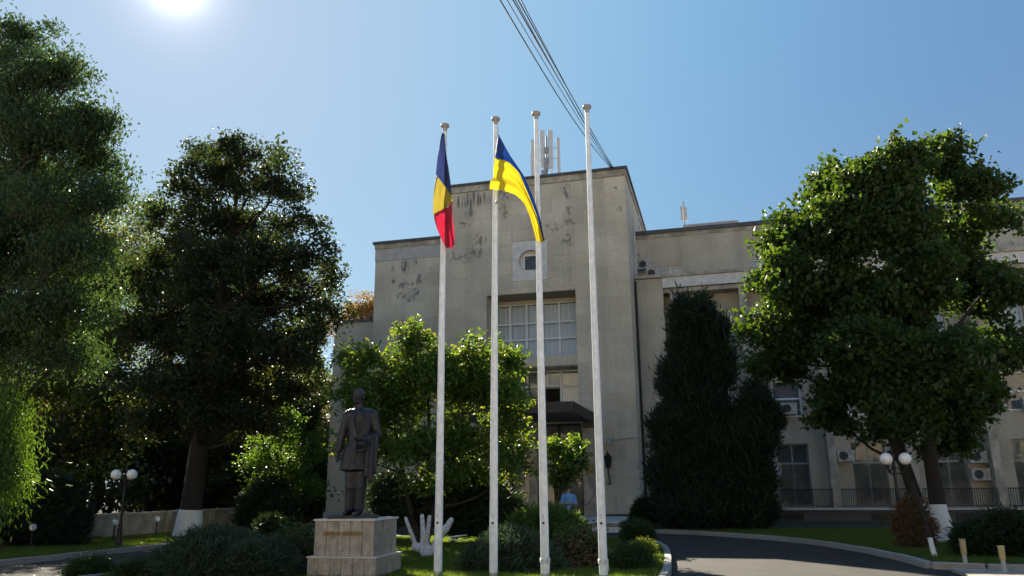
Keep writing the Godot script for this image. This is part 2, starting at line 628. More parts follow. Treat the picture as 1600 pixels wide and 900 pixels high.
	# foliage
	mats.maple = [leaf_mat(0.01512, 0.0322, 0.0112, 0.02592, 0.051, 0.003), leaf_mat(0.01764, 0.0364, 0.0126, 0.03456, 0.06, 0.0036), leaf_mat(0.02142, 0.0385, 0.0126, 0.04752, 0.069, 0.0048)]
	mats.oak = [leaf_mat(0.0154, 0.0266, 0.0126, 0.0165, 0.0275, 0.0033), leaf_mat(0.0182, 0.0294, 0.014, 0.01925, 0.03025, 0.0044), leaf_mat(0.0238, 0.0266, 0.0154, 0.0275, 0.0275, 0.0055)]
	mats.ash = [leaf_mat(0.0195, 0.0375, 0.018, 0.021, 0.039, 0.0072), leaf_mat(0.0225, 0.04125, 0.0195, 0.027, 0.045, 0.0072)]
	mats.lime = [leaf_mat(0.0325, 0.052, 0.0117, 0.077, 0.0935, 0.0055), leaf_mat(0.026, 0.0455, 0.0117, 0.0605, 0.077, 0.0055), leaf_mat(0.0455, 0.05525, 0.013, 0.099, 0.099, 0.0066)]
	mats.magnolia = [leaf_mat(0.0217, 0.0527, 0.01364, 0.06, 0.102, 0.006, 0.4), leaf_mat(0.0279, 0.062, 0.0155, 0.078, 0.12, 0.0072, 0.4), leaf_mat(0.0434, 0.062, 0.0186, 0.12, 0.126, 0.012, 0.4)]
	mats.autumn = [leaf_mat(0.096, 0.056, 0.024, 0.112, 0.063, 0.014), leaf_mat(0.072, 0.064, 0.024, 0.098, 0.084, 0.014), leaf_mat(0.128, 0.064, 0.032, 0.14, 0.063, 0.014)]
	mats.thuja = [leaf_mat(0.0144, 0.0272, 0.016, 0.006, 0.012, 0.0036, 0.7), leaf_mat(0.0192, 0.0336, 0.0192, 0.0072, 0.0144, 0.0036, 0.7)]
	mats.yew = [leaf_mat(0.0112, 0.021, 0.0098, 0.006, 0.012, 0.0024, 0.6), leaf_mat(0.014, 0.0266, 0.0119, 0.0084, 0.0156, 0.003, 0.6)]
	mats.juniper = [leaf_mat(0.025, 0.0425, 0.0275, 0.015, 0.025, 0.01, 0.7), leaf_mat(0.0175, 0.0325, 0.02, 0.015, 0.025, 0.01, 0.7), leaf_mat(0.035, 0.0525, 0.03, 0.02, 0.03, 0.01, 0.7)]
	mats.juniper_green = [leaf_mat(0.039, 0.0715, 0.0195, 0.052, 0.0845, 0.0065, 0.7), leaf_mat(0.02925, 0.0585, 0.0182, 0.0455, 0.0715, 0.0065, 0.7)]
	mats.box = [leaf_mat(0.02, 0.0375, 0.0125, 0.025, 0.04, 0.005, 0.5), leaf_mat(0.015, 0.03, 0.01, 0.02, 0.035, 0.005, 0.5)]
	mats.box_gold = [leaf_mat(0.091, 0.119, 0.021, 0.098, 0.119, 0.007, 0.6), leaf_mat(0.07, 0.105, 0.021, 0.084, 0.105, 0.007, 0.6)]
	mats.flower = [leaf_mat(0.176, 0.11, 0.0935, 0.06, 0.036, 0.03, 0.8), leaf_mat(0.132, 0.0935, 0.0605, 0.06, 0.036, 0.03, 0.8), leaf_mat(0.0275, 0.04675, 0.0165, 0.03, 0.048, 0.006, 0.6), leaf_mat(0.022, 0.04125, 0.01375, 0.03, 0.048, 0.006, 0.6)]
	mats.dry = [leaf_mat(0.112, 0.063, 0.035, 0.048, 0.024, 0.012, 0.9), leaf_mat(0.077, 0.0455, 0.028, 0.04, 0.024, 0.012, 0.9), leaf_mat(0.042, 0.042, 0.021, 0.024, 0.024, 0.008, 0.9)]
	mats.grass = [leaf_mat(0.033, 0.066, 0.011, 0.0675, 0.12, 0.0075, 0.6), leaf_mat(0.04125, 0.0715, 0.0121, 0.0825, 0.1275, 0.0075, 0.6), leaf_mat(0.055, 0.0715, 0.01925, 0.09, 0.1125, 0.015, 0.6)]
	mats.willow = [leaf_mat(0.036, 0.072, 0.018, 0.06, 0.108, 0.0072), leaf_mat(0.03, 0.06, 0.015, 0.054, 0.09, 0.0072)]

# 20.48 m square: columns run from X = -20.48 to 0, rows from 20.48 m down to 0
func stone_image() -> Image:
	var n := 1024
	var a := FastNoiseLite.new()
	a.seed = 5; a.frequency = 0.006; a.fractal_octaves = 5
	var b := FastNoiseLite.new()
	b.seed = 6; b.frequency = 0.11; b.fractal_octaves = 3
	var st := FastNoiseLite.new()
	st.seed = 7; st.frequency = 0.06; st.fractal_octaves = 5
	var A := a.get_seamless_image(n, n).get_data()
	var B := b.get_seamless_image(n, n).get_data()
	var S := st.get_seamless_image(n, n).get_data()
	# spalled patches: [x, y, half width, half height, strength, upright streaks]
	var spots := [[-11.75, 16.2, 1.1, 0.42, 1.0, 1.0], [-11.7, 15.5, 0.35, 0.3, 0.75, 0.6], [-12.1, 14.85, 0.4, 0.22, 0.7, 0.2], [-11.2, 14.0, 0.4, 0.5, 0.75, 0.4], [-12.4, 13.2, 0.5, 0.3, 0.6, 0.2], [-11.5, 13.3, 0.5, 0.4, 0.65, 0.2], [-10.0, 16.3, 0.7, 0.3, 0.9, 0.2], [-9.9, 15.4, 0.3, 0.5, 0.6, 0.4], [-6.6, 16.1, 0.25, 0.45, 0.85, 0.2], [-6.5, 15.1, 0.2, 0.25, 0.7, 0.2], [-7.3, 14.3, 0.5, 0.25, 0.6, 0.2], [-6.5, 14.5, 0.5, 0.2, 0.55, 0.1], [-6.6, 13.5, 0.3, 0.45, 0.7, 0.3], [-4.2, 16.0, 0.25, 0.1, 0.6, 0.0], [-4.0, 14.9, 0.2, 0.15, 0.5, 0.0],
		[-15.4, 13.0, 0.3, 0.4, 0.95, 0.6], [-14.8, 13.1, 0.14, 0.2, 0.9, 0.6], [-15.9, 12.25, 0.22, 0.22, 0.85, 0.1], [-16.1, 12.95, 0.12, 0.3, 0.6, 0.6], [-14.6, 12.2, 0.2, 0.35, 0.85, 0.5], [-15.5, 11.95, 0.25, 0.2, 0.75, 0.1], [-14.95, 12.0, 0.3, 0.12, 0.7, 0.1], [-15.5, 11.4, 0.28, 0.18, 0.8, 0.1], [-14.7, 11.55, 0.2, 0.3, 0.75, 0.2], [-15.0, 11.2, 0.3, 0.16, 0.7, 0.1], [-13.9, 12.7, 0.1, 0.14, 0.6, 0.2]]
	var out := PackedByteArray()
	out.resize(n * n * 3)
	for j in n:
		var y := 20.48 * (1.0 - j / float(n))
		var near := []
		for s in spots:
			if absf(y - s[1]) < s[3] * 1.5:
				near.append(s)
		for i in n:
			var at := j * n + i
			var l := 0.86 + 0.15 * (A[at] / 255.0) + 0.1 * (B[at] / 255.0 - 0.5)
			# rain streaks: noise drawn out upright
			l -= 0.18 * maxf(0.0, A[(j / 14 % n) * n + (i * 3) % n] / 255.0 - 0.52)
			var r := l
			var gg := l
			var bb := l
			if near:
				var x := -20.48 + 20.48 * i / n
				var k := 0.0
				for s in near:
					var dx: float = (x - s[0]) / s[2]
					var dy: float = (y - s[1]) / s[3]
					var q := 1.3 - (dx * dx + dy * dy)
					if q > 0.0:
						var nn: float = lerpf(S[at], S[(j / 5 % n) * n + (i * 2) % n], s[5]) / 255.0
						k = maxf(k, smoothstep(0.36, 0.66, nn * (0.55 + 0.45 * minf(q, 1.0))) * s[4] * 0.85)
				r = lerpf(r, 0.42 + 0.1 * B[at] / 255.0, k)
				gg = lerpf(gg, 0.42 + 0.1 * B[at] / 255.0, k)
				bb = lerpf(bb, 0.47 + 0.1 * B[at] / 255.0, k)
			out[at * 3] = int(clampf(r, 0, 1) * 255.0)
			out[at * 3 + 1] = int(clampf(gg, 0, 1) * 255.0)
			out[at * 3 + 2] = int(clampf(bb, 0, 1) * 255.0)
	return Image.create_from_data(n, n, false, Image.FORMAT_RGB8, out)

func marble_image() -> Image:
	var n := 256
	var a := FastNoiseLite.new()
	a.seed = 21; a.frequency = 0.03; a.fractal_octaves = 4
	var out := PackedByteArray()
	out.resize(n * n * 3)
	for j in n:
		for i in n:
			var w := a.get_noise_2d(i * 1.6, j * 0.22)
			var v := a.get_noise_2d(i * 0.7 + 300.0, j * 0.5)
			var l := 0.86 + 0.12 * w + 0.14 * a.get_noise_2d(i * 0.9 + 90.0, j * 0.9) - 0.28 * smoothstep(0.05, 0.0, absf(v)) * smoothstep(-0.05, 0.3, w)
			out[(j * n + i) * 3] = int(clampf(l, 0, 1) * 255.0)
			out[(j * n + i) * 3 + 1] = int(clampf(l * 0.97, 0, 1) * 255.0)
			out[(j * n + i) * 3 + 2] = int(clampf(l * 0.93, 0, 1) * 255.0)
	return Image.create_from_data(n, n, false, Image.FORMAT_RGB8, out)

# clear late-summer sky: deep blue away from the sun, paler towards the horizon and milky round the sun
func sky_image(sun: Vector3) -> Image:
	var w := 1024
	var h := 512
	var im := Image.create(w, h, false, Image.FORMAT_RGBF)
	for j in h:
		var th := PI * (j + 0.5) / h
		for i in w:
			var ph := TAU * (i + 0.5) / w
			var d := Vector3(sin(ph) * sin(th), cos(th), -cos(ph) * sin(th))
			var el := maxf(d.y, 0.0)
			var g := rad_to_deg(acos(clampf(d.dot(sun), -1.0, 1.0)))
			var air := pow(1.0 - el, 6.0)
			var c := Vector3(0.13 + 0.33 * exp(-pow(g / 33.0, 2.0)), 0.28 + 0.33 * exp(-pow(g / 42.0, 3.0)), 0.55 + 0.27 * exp(-pow(g / 44.0, 4.0)))
			c += Vector3(0.6, 0.58, 0.42) * air
			c += Vector3(0.1, 0.07, 0.05) * exp(-g / 6.0) + Vector3(3.2, 3.0, 2.8) * exp(-g / 0.95)
			im.set_pixel(i, j, Color(c.x * SKY, c.y * SKY, c.z * SKY))
	return im

const SKY := 0.246
const LOBES = {
	"maple": [[4.08,11.23,-25.77,0.87,0.95,0.87], [4.73,10.58,-23.49,0.73,0.78,0.73], [5.68,10.78,-23.76,0.77,0.78,0.77], [7.36,11.32,-25.38,0.68,0.86,0.68], [7.89,10.15,-24.61,0.68,0.78,0.68], [2.60,9.70,-24.76,0.85,0.90,0.85], [3.94,9.15,-24.11,1.10,1.03,1.10], [5.47,9.15,-23.68,1.18,1.09,1.18], [7.59,9.38,-25.90,1.07,1.17,1.07], [8.86,9.64,-26.11,0.49,0.76,0.49], [2.12,7.52,-23.53,0.80,0.95,0.80], [3.85,7.41,-24.82,1.35,1.22,1.35], [5.57,7.12,-23.76,1.32,1.24,1.32], [7.95,7.55,-26.19,1.05,1.24,1.05], [8.41,7.55,-24.77,0.46,0.77,0.46], [1.62,6.16,-23.89,0.58,0.63,0.58], [2.95,6.18,-25.47,1.12,0.86,1.12], [4.40,5.22,-23.18,1.29,1.09,1.29], [6.04,5.16,-23.32,1.17,1.07,1.17], [8.19,5.70,-26.10,0.77,0.99,0.77], [2.16,5.36,-26.12,0.58,0.33,0.58], [3.66,4.43,-24.47,0.83,0.60,0.83], [4.72,3.79,-23.19,0.95,0.66,0.95], [6.50,3.72,-24.98,0.76,0.70,0.76], [7.57,4.39,-25.51,0.53,0.60,0.53], [3.28,3.72,-24.85,0.35,0.26,0.35], [4.87,3.39,-26.11,0.61,0.27,0.61], [6.52,2.93,-25.49,0.50,0.33,0.50], [1.51,5.44,-24.80,0.30,0.24,0.30]],
	"left": [[-16.44,14.10,-22.39,0.48,0.73,0.48], [-15.46,13.56,-22.43,0.58,0.41,0.58], [-17.09,15.13,-26.35,0.42,0.41,0.42], [-20.58,15.66,-26.23,0.70,0.48,0.70], [-18.78,13.52,-22.92,0.51,0.32,0.51], [-17.47,13.11,-23.36,0.94,0.69,0.94], [-16.27,12.83,-23.65,0.93,0.63,0.93], [-16.03,13.02,-25.24,0.91,0.55,0.91], [-19.13,12.86,-23.93,0.81,0.59,0.81], [-20.13,12.04,-23.93,0.88,0.59,0.88], [-18.09,11.74,-24.04,1.35,0.79,1.35], [-17.51,12.05,-25.90,1.28,0.83,1.28], [-14.91,11.52,-24.71,0.81,0.62,0.81], [-20.27,11.04,-24.87,1.30,0.81,1.30], [-17.05,9.82,-23.42,1.59,0.89,1.59], [-14.17,9.23,-22.22,1.26,0.83,1.26], [-12.65,9.27,-22.42,0.62,0.55,0.62], [-13.17,9.11,-24.21,0.36,0.43,0.36], [-21.22,9.86,-24.64,1.07,0.80,1.07], [-19.55,9.28,-25.42,1.80,1.06,1.80], [-17.61,9.12,-26.44,1.90,1.08,1.90], [-15.49,9.11,-26.48,1.12,0.95,1.12], [-21.35,8.05,-24.55,1.17,0.93,1.17], [-19.62,7.44,-25.20,1.88,1.08,1.88], [-16.86,6.99,-24.93,1.88,1.04,1.88], [-13.63,6.41,-22.68,1.09,0.88,1.09], [-13.51,7.50,-24.29,0.61,0.66,0.61], [-20.15,5.82,-24.13,1.28,0.87,1.28], [-18.69,5.58,-25.56,1.78,0.89,1.78], [-17.06,5.51,-26.50,1.56,0.86,1.56], [-14.63,5.37,-25.17,0.88,0.71,0.88], [-16.88,8.87,-22.20,1.02,0.94,1.02], [-16.01,6.75,-22.00,1.22,0.89,1.22], [-17.00,5.31,-22.20,1.23,0.79,1.23], [-16.65,4.30,-22.90,1.14,0.57,1.14], [-19.22,4.25,-23.90,1.07,0.55,1.07], [-15.56,4.13,-23.90,1.00,0.49,1.00]],
	"farleft": [[-18.37,13.66,-15.13,1.13,0.89,1.13], [-16.26,12.12,-14.39,0.93,0.77,0.93], [-17.79,11.83,-14.81,1.30,1.09,1.30], [-15.22,10.90,-14.25,0.95,0.83,0.95], [-16.01,10.10,-14.20,1.39,0.91,1.39], [-15.83,10.22,-15.54,0.87,0.76,0.87], [-18.33,9.82,-15.67,1.53,1.08,1.53], [-14.43,8.29,-13.69,1.09,0.74,1.09], [-14.76,8.67,-15.08,0.59,0.56,0.59], [-16.98,7.87,-15.14,1.52,0.98,1.52], [-13.48,6.84,-13.31,0.94,0.64,0.94], [-16.49,6.33,-14.57,1.35,0.83,1.35], [-14.11,5.80,-13.69,1.05,0.68,1.05], [-16.04,5.03,-14.56,1.31,0.79,1.31], [-14.14,4.79,-14.17,0.79,0.60,0.79], [-20.12,11.63,-15.34,1.62,1.88,1.62], [-17.90,7.65,-14.18,1.41,1.57,1.41]],
	"mid": [[-30.35,16.14,-33.79,1.52,1.30,1.52], [-29.01,14.47,-34.19,1.85,1.50,1.85], [-30.42,13.61,-33.31,1.85,1.66,1.85], [-32.31,12.14,-34.04,1.90,1.67,1.90], [-29.76,11.66,-34.30,2.25,1.83,2.25], [-30.57,9.06,-33.30,2.39,1.74,2.39], [-26.60,7.93,-31.75,1.83,1.62,1.83], [-31.39,7.24,-32.10,2.34,1.66,2.34], [-28.58,5.86,-32.20,2.24,1.44,2.24], [-34.05,5.88,-33.83,2.07,1.55,2.07], [-26.30,5.53,-32.89,1.66,1.28,1.66]],
	"mid2": [[-37.72,9.10,-35.63,3.15,2.29,3.15], [-38.61,6.16,-35.27,2.67,2.21,2.67], [-35.11,4.64,-35.11,2.95,1.76,2.95], [-32.06,3.86,-34.67,2.42,1.69,2.42], [-37.20,3.30,-35.28,2.59,1.40,2.59], [-41.04,7.65,-34.73,2.75,3.02,2.75]],
	"lit": [[-17.38,4.58,-28.53,1.00,0.95,1.00], [-16.26,3.51,-28.48,0.86,0.87,0.86], [-17.86,3.06,-29.02,1.18,0.94,1.18], [-16.97,2.15,-29.38,1.05,0.72,1.05], [-18.54,1.78,-29.80,0.85,0.58,0.85]],
	"edge": [[-18.56,8.92,-32.71,0.61,0.88,0.61], [-18.97,7.12,-32.92,0.81,1.06,0.81], [-18.24,5.22,-32.32,0.59,1.07,0.59], [-19.28,5.92,-33.01,0.75,0.98,0.75], [-18.41,3.48,-32.46,0.59,0.99,0.59], [-18.67,1.78,-32.66,0.58,0.74,0.58]],
	"autumn": [[-21.50,13.05,-44.33,0.98,0.94,0.98], [-22.02,12.31,-43.45,0.88,0.67,0.88], [-23.32,12.05,-44.45,0.82,0.77,0.82], [-20.32,12.34,-43.75,0.87,0.92,0.87], [-21.96,11.35,-44.50,1.34,1.10,1.34]],
	"backright": [[-24.05,5.48,-33.07,1.79,1.26,1.79], [-25.11,3.97,-33.25,1.80,1.25,1.80], [-23.24,3.64,-33.72,1.77,1.24,1.77], [-26.48,3.64,-32.27,1.80,1.23,1.80], [-25.84,2.30,-33.99,2.19,0.94,2.19], [-21.91,2.10,-32.99,1.70,0.89,1.70], [-26.60,2.14,-32.20,1.43,0.90,1.43]],
	"magnolia": [[-8.50,6.21,-21.27,0.53,0.43,0.53], [-8.69,5.44,-21.53,0.82,0.63,0.82], [-10.20,5.57,-21.26,0.63,0.55,0.63], [-10.95,5.31,-21.93,0.52,0.41,0.52], [-9.30,4.89,-20.84,0.72,0.57,0.72], [-7.41,5.17,-20.82,0.77,0.56,0.77], [-6.64,5.28,-21.12,0.73,0.49,0.73], [-5.82,5.37,-22.01,0.67,0.46,0.67], [-7.50,4.41,-21.36,1.07,0.75,1.07], [-9.04,4.23,-21.71,1.02,0.74,1.02], [-6.47,4.43,-21.85,0.94,0.68,0.94], [-9.66,4.04,-20.58,0.72,0.63,0.72], [-5.43,4.41,-20.51,0.47,0.39,0.47], [-6.09,3.42,-22.22,0.70,0.75,0.70], [-8.22,2.93,-20.75,1.05,0.72,1.05], [-6.85,2.92,-21.21,0.98,0.72,0.98], [-9.79,3.01,-21.61,0.74,0.68,0.74], [-11.11,3.05,-21.79,0.30,0.31,0.30], [-7.66,2.05,-21.09,0.95,0.49,0.95], [-5.71,2.29,-21.48,0.67,0.46,0.67], [-10.53,4.59,-21.07,0.42,0.31,0.42]],
	"sunlit": [[-4.02,2.80,-22.63,0.28,0.33,0.28], [-4.68,2.72,-22.56,0.38,0.31,0.38], [-4.19,2.34,-22.35,0.45,0.29,0.45], [-4.48,1.99,-22.62,0.38,0.25,0.38], [-4.63,1.72,-22.60,0.23,0.14,0.23]],
	"thuja": [[-1.13,8.10,-31.03,0.35,0.90,0.35], [-0.32,8.14,-30.84,0.39,0.89,0.39], [0.28,7.20,-30.83,0.34,0.92,0.34], [-0.85,7.10,-31.36,0.84,1.05,0.84], [-0.30,6.06,-31.49,1.03,1.13,1.03], [-1.31,5.55,-31.13,0.83,1.12,0.83], [-0.79,4.29,-31.23,1.35,1.25,1.35], [-1.78,3.54,-30.69,0.77,1.17,0.77], [-0.15,3.03,-30.81,1.07,1.20,1.07], [-1.65,1.87,-30.90,1.09,1.15,1.09], [-0.39,1.39,-30.94,1.29,1.03,1.29], [-1.13,0.70,-30.84,1.53,0.79,1.53]],
	"thuja2": [[1.38,5.20,-30.79,0.21,0.49,0.21], [1.35,4.40,-30.45,0.50,0.67,0.50], [1.76,3.91,-30.45,0.41,0.52,0.41], [1.13,3.22,-30.32,0.81,0.84,0.81], [0.92,1.84,-30.85,0.91,1.02,0.91], [0.71,0.70,-30.82,1.03,0.73,1.03]],
	"yew": [[-7.17,1.51,-22.51,0.87,0.63,0.87], [-6.25,0.98,-22.04,0.68,0.60,0.68], [-7.80,0.97,-22.08,0.78,0.54,0.78], [-8.51,1.16,-21.85,0.67,0.61,0.67], [-6.93,0.70,-22.38,0.96,0.39,0.96], [-9.76,1.34,-22.40,0.62,0.75,0.62]],
	"willow": [[-15.29,3.41,-13.72,0.39,0.37,0.39], [-15.57,2.90,-14.29,0.25,0.49,0.25], [-15.27,2.31,-13.86,0.35,0.56,0.35], [-15.39,2.04,-14.21,0.18,0.42,0.18]],
	"darkhedge": [[-20.43,1.06,-19.64,1.41,0.94,1.41], [-19.09,0.79,-19.52,0.82,0.73,0.82], [-21.37,1.25,-19.58,1.44,1.14,1.44], [-19.73,1.61,-19.55,0.93,0.56,0.93], [-18.64,0.43,-19.59,0.45,0.40,0.45]],
	"junA": [[-9.38,0.44,-13.59,0.83,0.37,0.83], [-9.87,0.25,-13.42,0.61,0.28,0.61], [-8.44,0.34,-13.32,0.61,0.31,0.61], [-9.37,0.06,-13.73,1.23,0.30,1.23], [-10.29,0.07,-13.44,0.42,0.18,0.42], [-8.13,0.16,-13.48,0.45,0.27,0.45]],
	"junB": [[-4.11,0.36,-15.39,0.57,0.38,0.57], [-4.48,0.18,-15.10,0.43,0.28,0.43], [-3.60,0.17,-15.30,0.40,0.33,0.40], [-4.11,-0.02,-15.38,0.84,0.28,0.84]],
	"junC": [[-4.54,0.79,-20.39,0.57,0.22,0.57], [-4.99,0.68,-20.33,0.41,0.19,0.41], [-4.00,0.61,-20.49,0.37,0.19,0.37], [-4.43,0.46,-20.49,0.77,0.25,0.77], [-4.96,0.38,-20.56,0.51,0.19,0.51]],
	"hydR": [[-2.91,0.43,-16.18,0.26,0.20,0.26], [-3.09,0.22,-16.24,0.24,0.22,0.24], [-2.70,0.26,-16.22,0.23,0.24,0.23], [-2.89,0.10,-16.18,0.34,0.19,0.34]],
	"hydL": [[-8.58,0.50,-14.90,0.29,0.16,0.29], [-8.27,0.36,-14.74,0.23,0.17,0.23], [-8.66,0.35,-14.76,0.23,0.17,0.23], [-8.43,0.14,-14.81,0.34,0.20,0.34]],
	"boxA": [[-1.87,0.15,-16.00,0.35,0.24,0.35]],
	"boxB": [[-1.84,0.30,-18.40,0.20,0.10,0.20]],
	"boxC": [[-2.20,0.46,-20.60,0.35,0.22,0.35]],
	"boxD": [[-3.07,0.65,-32.50,0.51,0.55,0.51], [-3.34,0.36,-32.50,0.36,0.44,0.36]],
	"darkL": [[-14.33,0.31,-24.00,0.52,0.29,0.52], [-14.71,0.47,-24.00,0.34,0.29,0.34], [-13.97,0.19,-24.00,0.33,0.20,0.33]],
	"s1": [[-12.00,0.15,-13.20,0.36,0.16,0.36]],
	"s2": [[-10.99,0.13,-13.20,0.26,0.11,0.26]],
	"s3": [[-10.62,0.20,-13.40,0.20,0.12,0.20]],
	"yewR": [[5.37,0.35,-19.98,0.38,0.41,0.38], [6.00,0.48,-20.13,0.43,0.49,0.43], [5.80,0.06,-20.28,0.63,0.35,0.63], [6.21,0.30,-19.91,0.37,0.53,0.37]],
	"brown": [[4.65,0.95,-22.55,0.24,0.32,0.24], [4.50,0.61,-22.52,0.33,0.35,0.33], [4.77,0.52,-22.43,0.27,0.28,0.27], [4.54,0.28,-22.34,0.32,0.19,0.32]],
	"darkcon": [[-17.63,1.05,-27.75,0.73,0.58,0.73], [-17.19,1.53,-27.67,0.62,0.63,0.62], [-17.78,0.57,-27.62,0.62,0.43,0.62], [-16.33,0.82,-27.26,0.60,0.61,0.60]],
	"woodA": [[-32.77,15.05,-29.36,3.17,2.48,3.17], [-30.02,12.26,-29.81,2.28,2.02,2.28], [-33.14,11.23,-30.00,3.14,2.04,3.14], [-26.47,8.74,-27.76,1.87,1.48,1.87], [-30.97,6.49,-28.77,2.54,1.52,2.54], [-27.92,5.18,-28.43,2.39,1.44,2.39], [-31.24,3.59,-28.84,2.50,1.46,2.50], [-28.44,2.98,-29.35,2.42,1.43,2.42], [-25.54,3.72,-28.31,1.96,1.38,1.96], [-29.38,1.60,-28.77,2.73,1.11,2.73], [-25.42,1.58,-28.16,2.23,0.95,2.23]],
	"woodB": [[-30.80,6.73,-36.58,2.50,1.81,2.50], [-29.21,6.14,-38.42,2.94,1.85,2.94], [-31.77,3.99,-37.67,2.54,1.80,2.54], [-28.86,3.24,-37.83,2.85,1.76,2.85], [-25.43,4.13,-36.29,2.30,1.69,2.30], [-29.23,1.53,-36.47,3.16,1.00,3.16], [-25.23,1.51,-35.82,2.61,0.96,2.61]],
	"woodC": [[-25.59,7.70,-40.38,2.53,1.92,2.53], [-21.88,6.60,-38.41,1.94,2.15,1.94], [-25.99,4.71,-40.07,2.49,1.85,2.49], [-22.87,3.53,-39.11,2.34,1.76,2.34], [-20.98,3.81,-38.49,1.52,2.07,1.52], [-23.30,1.48,-38.12,3.03,1.00,3.03], [-21.18,1.29,-39.14,1.52,1.01,1.52]],
}

func V2(a: Array) -> PackedVector2Array:
	var o := PackedVector2Array()
	for p in a:
		o.append(Vector2(p[0], p[1]))
	return o

const ISLAND := [[-1.05, -8.0], [-1.09, -15.76], [-1.23, -18.3], [-1.42, -20.66], [-1.64, -22.3], [-2.03, -23.9], [-2.6, -24.7], [-3.6, -25.2], [-6.0, -25.5], [-9.0, -25.4], [-10.6, -24.9], [-11.5, -23.8], [-11.9, -22.0], [-11.9, -18.0], [-11.7, -13.6], [-11.7, -8.0]]
const EAST := [[-3.3, -30.25], [-3.0, -30.06], [-1.69, -29.39], [-0.35, -28.42], [1.22, -26.62], [2.51, -24.55], [3.4, -21.79], [3.83, -19.61], [3.92, -18.1], [4.16, -17.8], [6.5, -17.7], [18.0, -17.7], [18.0, -37.5], [-3.3, -37.5]]
const WEST := [[-16.1, -8.0], [-16.1, -33.0], [-20.6, -33.0], [-20.6, -8.0]]

var TO_SUN := Vector3(-sin(deg_to_rad(41.3)) * cos(deg_to_rad(33.4)), sin(deg_to_rad(33.4)), -cos(deg_to_rad(41.3)) * cos(deg_to_rad(33.4)))

func _ready() -> void:
	rng.seed = 7
	# --- camera: eye height 1.65 m, tilted up 14.5 degrees and turned 14.8 degrees towards the trees
	var cam := Camera3D.new()
	add_child(cam)
	var R := Vector3(0.96636502, -0.00845157, -0.25703545)
	var U := Vector3(0.07229651, 0.96808239, 0.23997856)
	var F := Vector3(-0.24680329, 0.25048965, -0.93613197)
	cam.transform = Transform3D(Basis(R, U, -F), Vector3(0, 1.65, 0))
	cam.fov = 40.96
	cam.near = 0.05
	cam.far = 1200.0
	cam.current = true
	# --- sky, sun, exposure
	var env := Environment.new()
	env.background_mode = Environment.BG_SKY
	var sky := Sky.new()
	var pano := PanoramaSkyMaterial.new()
	pano.panorama = ImageTexture.create_from_image(sky_image(TO_SUN))
	sky.sky_material = pano
	env.sky = sky
	env.tonemap_mode = Environment.TONE_MAPPER_LINEAR
	env.tonemap_exposure = 4.05
	env.sdfgi_enabled = true
	env.ssao_enabled = true
	env.ssil_enabled = true
	var we := WorldEnvironment.new()
	we.environment = env
	add_child(we)
	var sun := DirectionalLight3D.new()
	sun.light_energy = 1.6
	sun.light_color = Color(1.0, 0.95, 0.86)
	sun.light_angular_distance = 0.5
	sun.shadow_enabled = true
	add_child(sun)
	sun.look_at_from_position(TO_SUN * 50.0, Vector3.ZERO, Vector3.UP)

	make_materials()
	ground()
	office()
	entrance()
	windows_of_wing()
	perimeter()
	opposite()
	roof_things()
	flagpoles()
	monument()
	street_furniture()
	air_conditioners()
	trees()
	shrubs()
	grass()
	fallen_leaves()
	person()

# ---------------------------------------------------------------- ground
func kerb_line(called: String, label: String, pts: Array, inward: float) -> void:
	var root := Node3D.new()
	root.name = numbered(called)
	add_child(root)
	root.set_meta("kind", "structure")
	var p := []
	for q in pts:
		p.append(Vector3(q[0], 0, q[1]))
	root.position = p[0]
	var unit := M.new()
	unit.slab(Vector3(-0.5, -0.5, -0.5), Vector3(0.5, 0.5, 0.5), 0.06)
	var stone := unit.done()
	# walk along the line in steps of about one metre
	var dist := 0.0
	var marks := [p[0]]
	for i in p.size() - 1:
		var a: Vector3 = p[i]
		var b: Vector3 = p[i + 1]
		var l := (b - a).length()
		var t := 0.0
		while dist + (l - t) >= 1.0:
			t += 1.0 - dist
			dist = 0.0
			marks.append(a.lerp(b, t / l))
		dist += l - t
	marks.append(p[-1])
	for i in marks.size() - 1:
		var a: Vector3 = marks[i]
		var b: Vector3 = marks[i + 1]
		if (b - a).length() < 0.08:
			continue
		var along := (b - a).normalized()
		var side := along.cross(Vector3.UP) * inward
		var o := instance("kerb_stone", stone, mats.kerb if rng.randf() < 0.6 else mats.kerb_b, root)
		var c := (a + b) * 0.5 + side * 0.07
		# the chamfered face of the unit stone looks up
		o.transform = Transform3D(Basis(along * ((b - a).length() - 0.012), -side * 0.15, Vector3.UP * 0.2), c + Vector3(0, 0.035 + rng.randf_range(-0.006, 0.006), 0) - root.position)

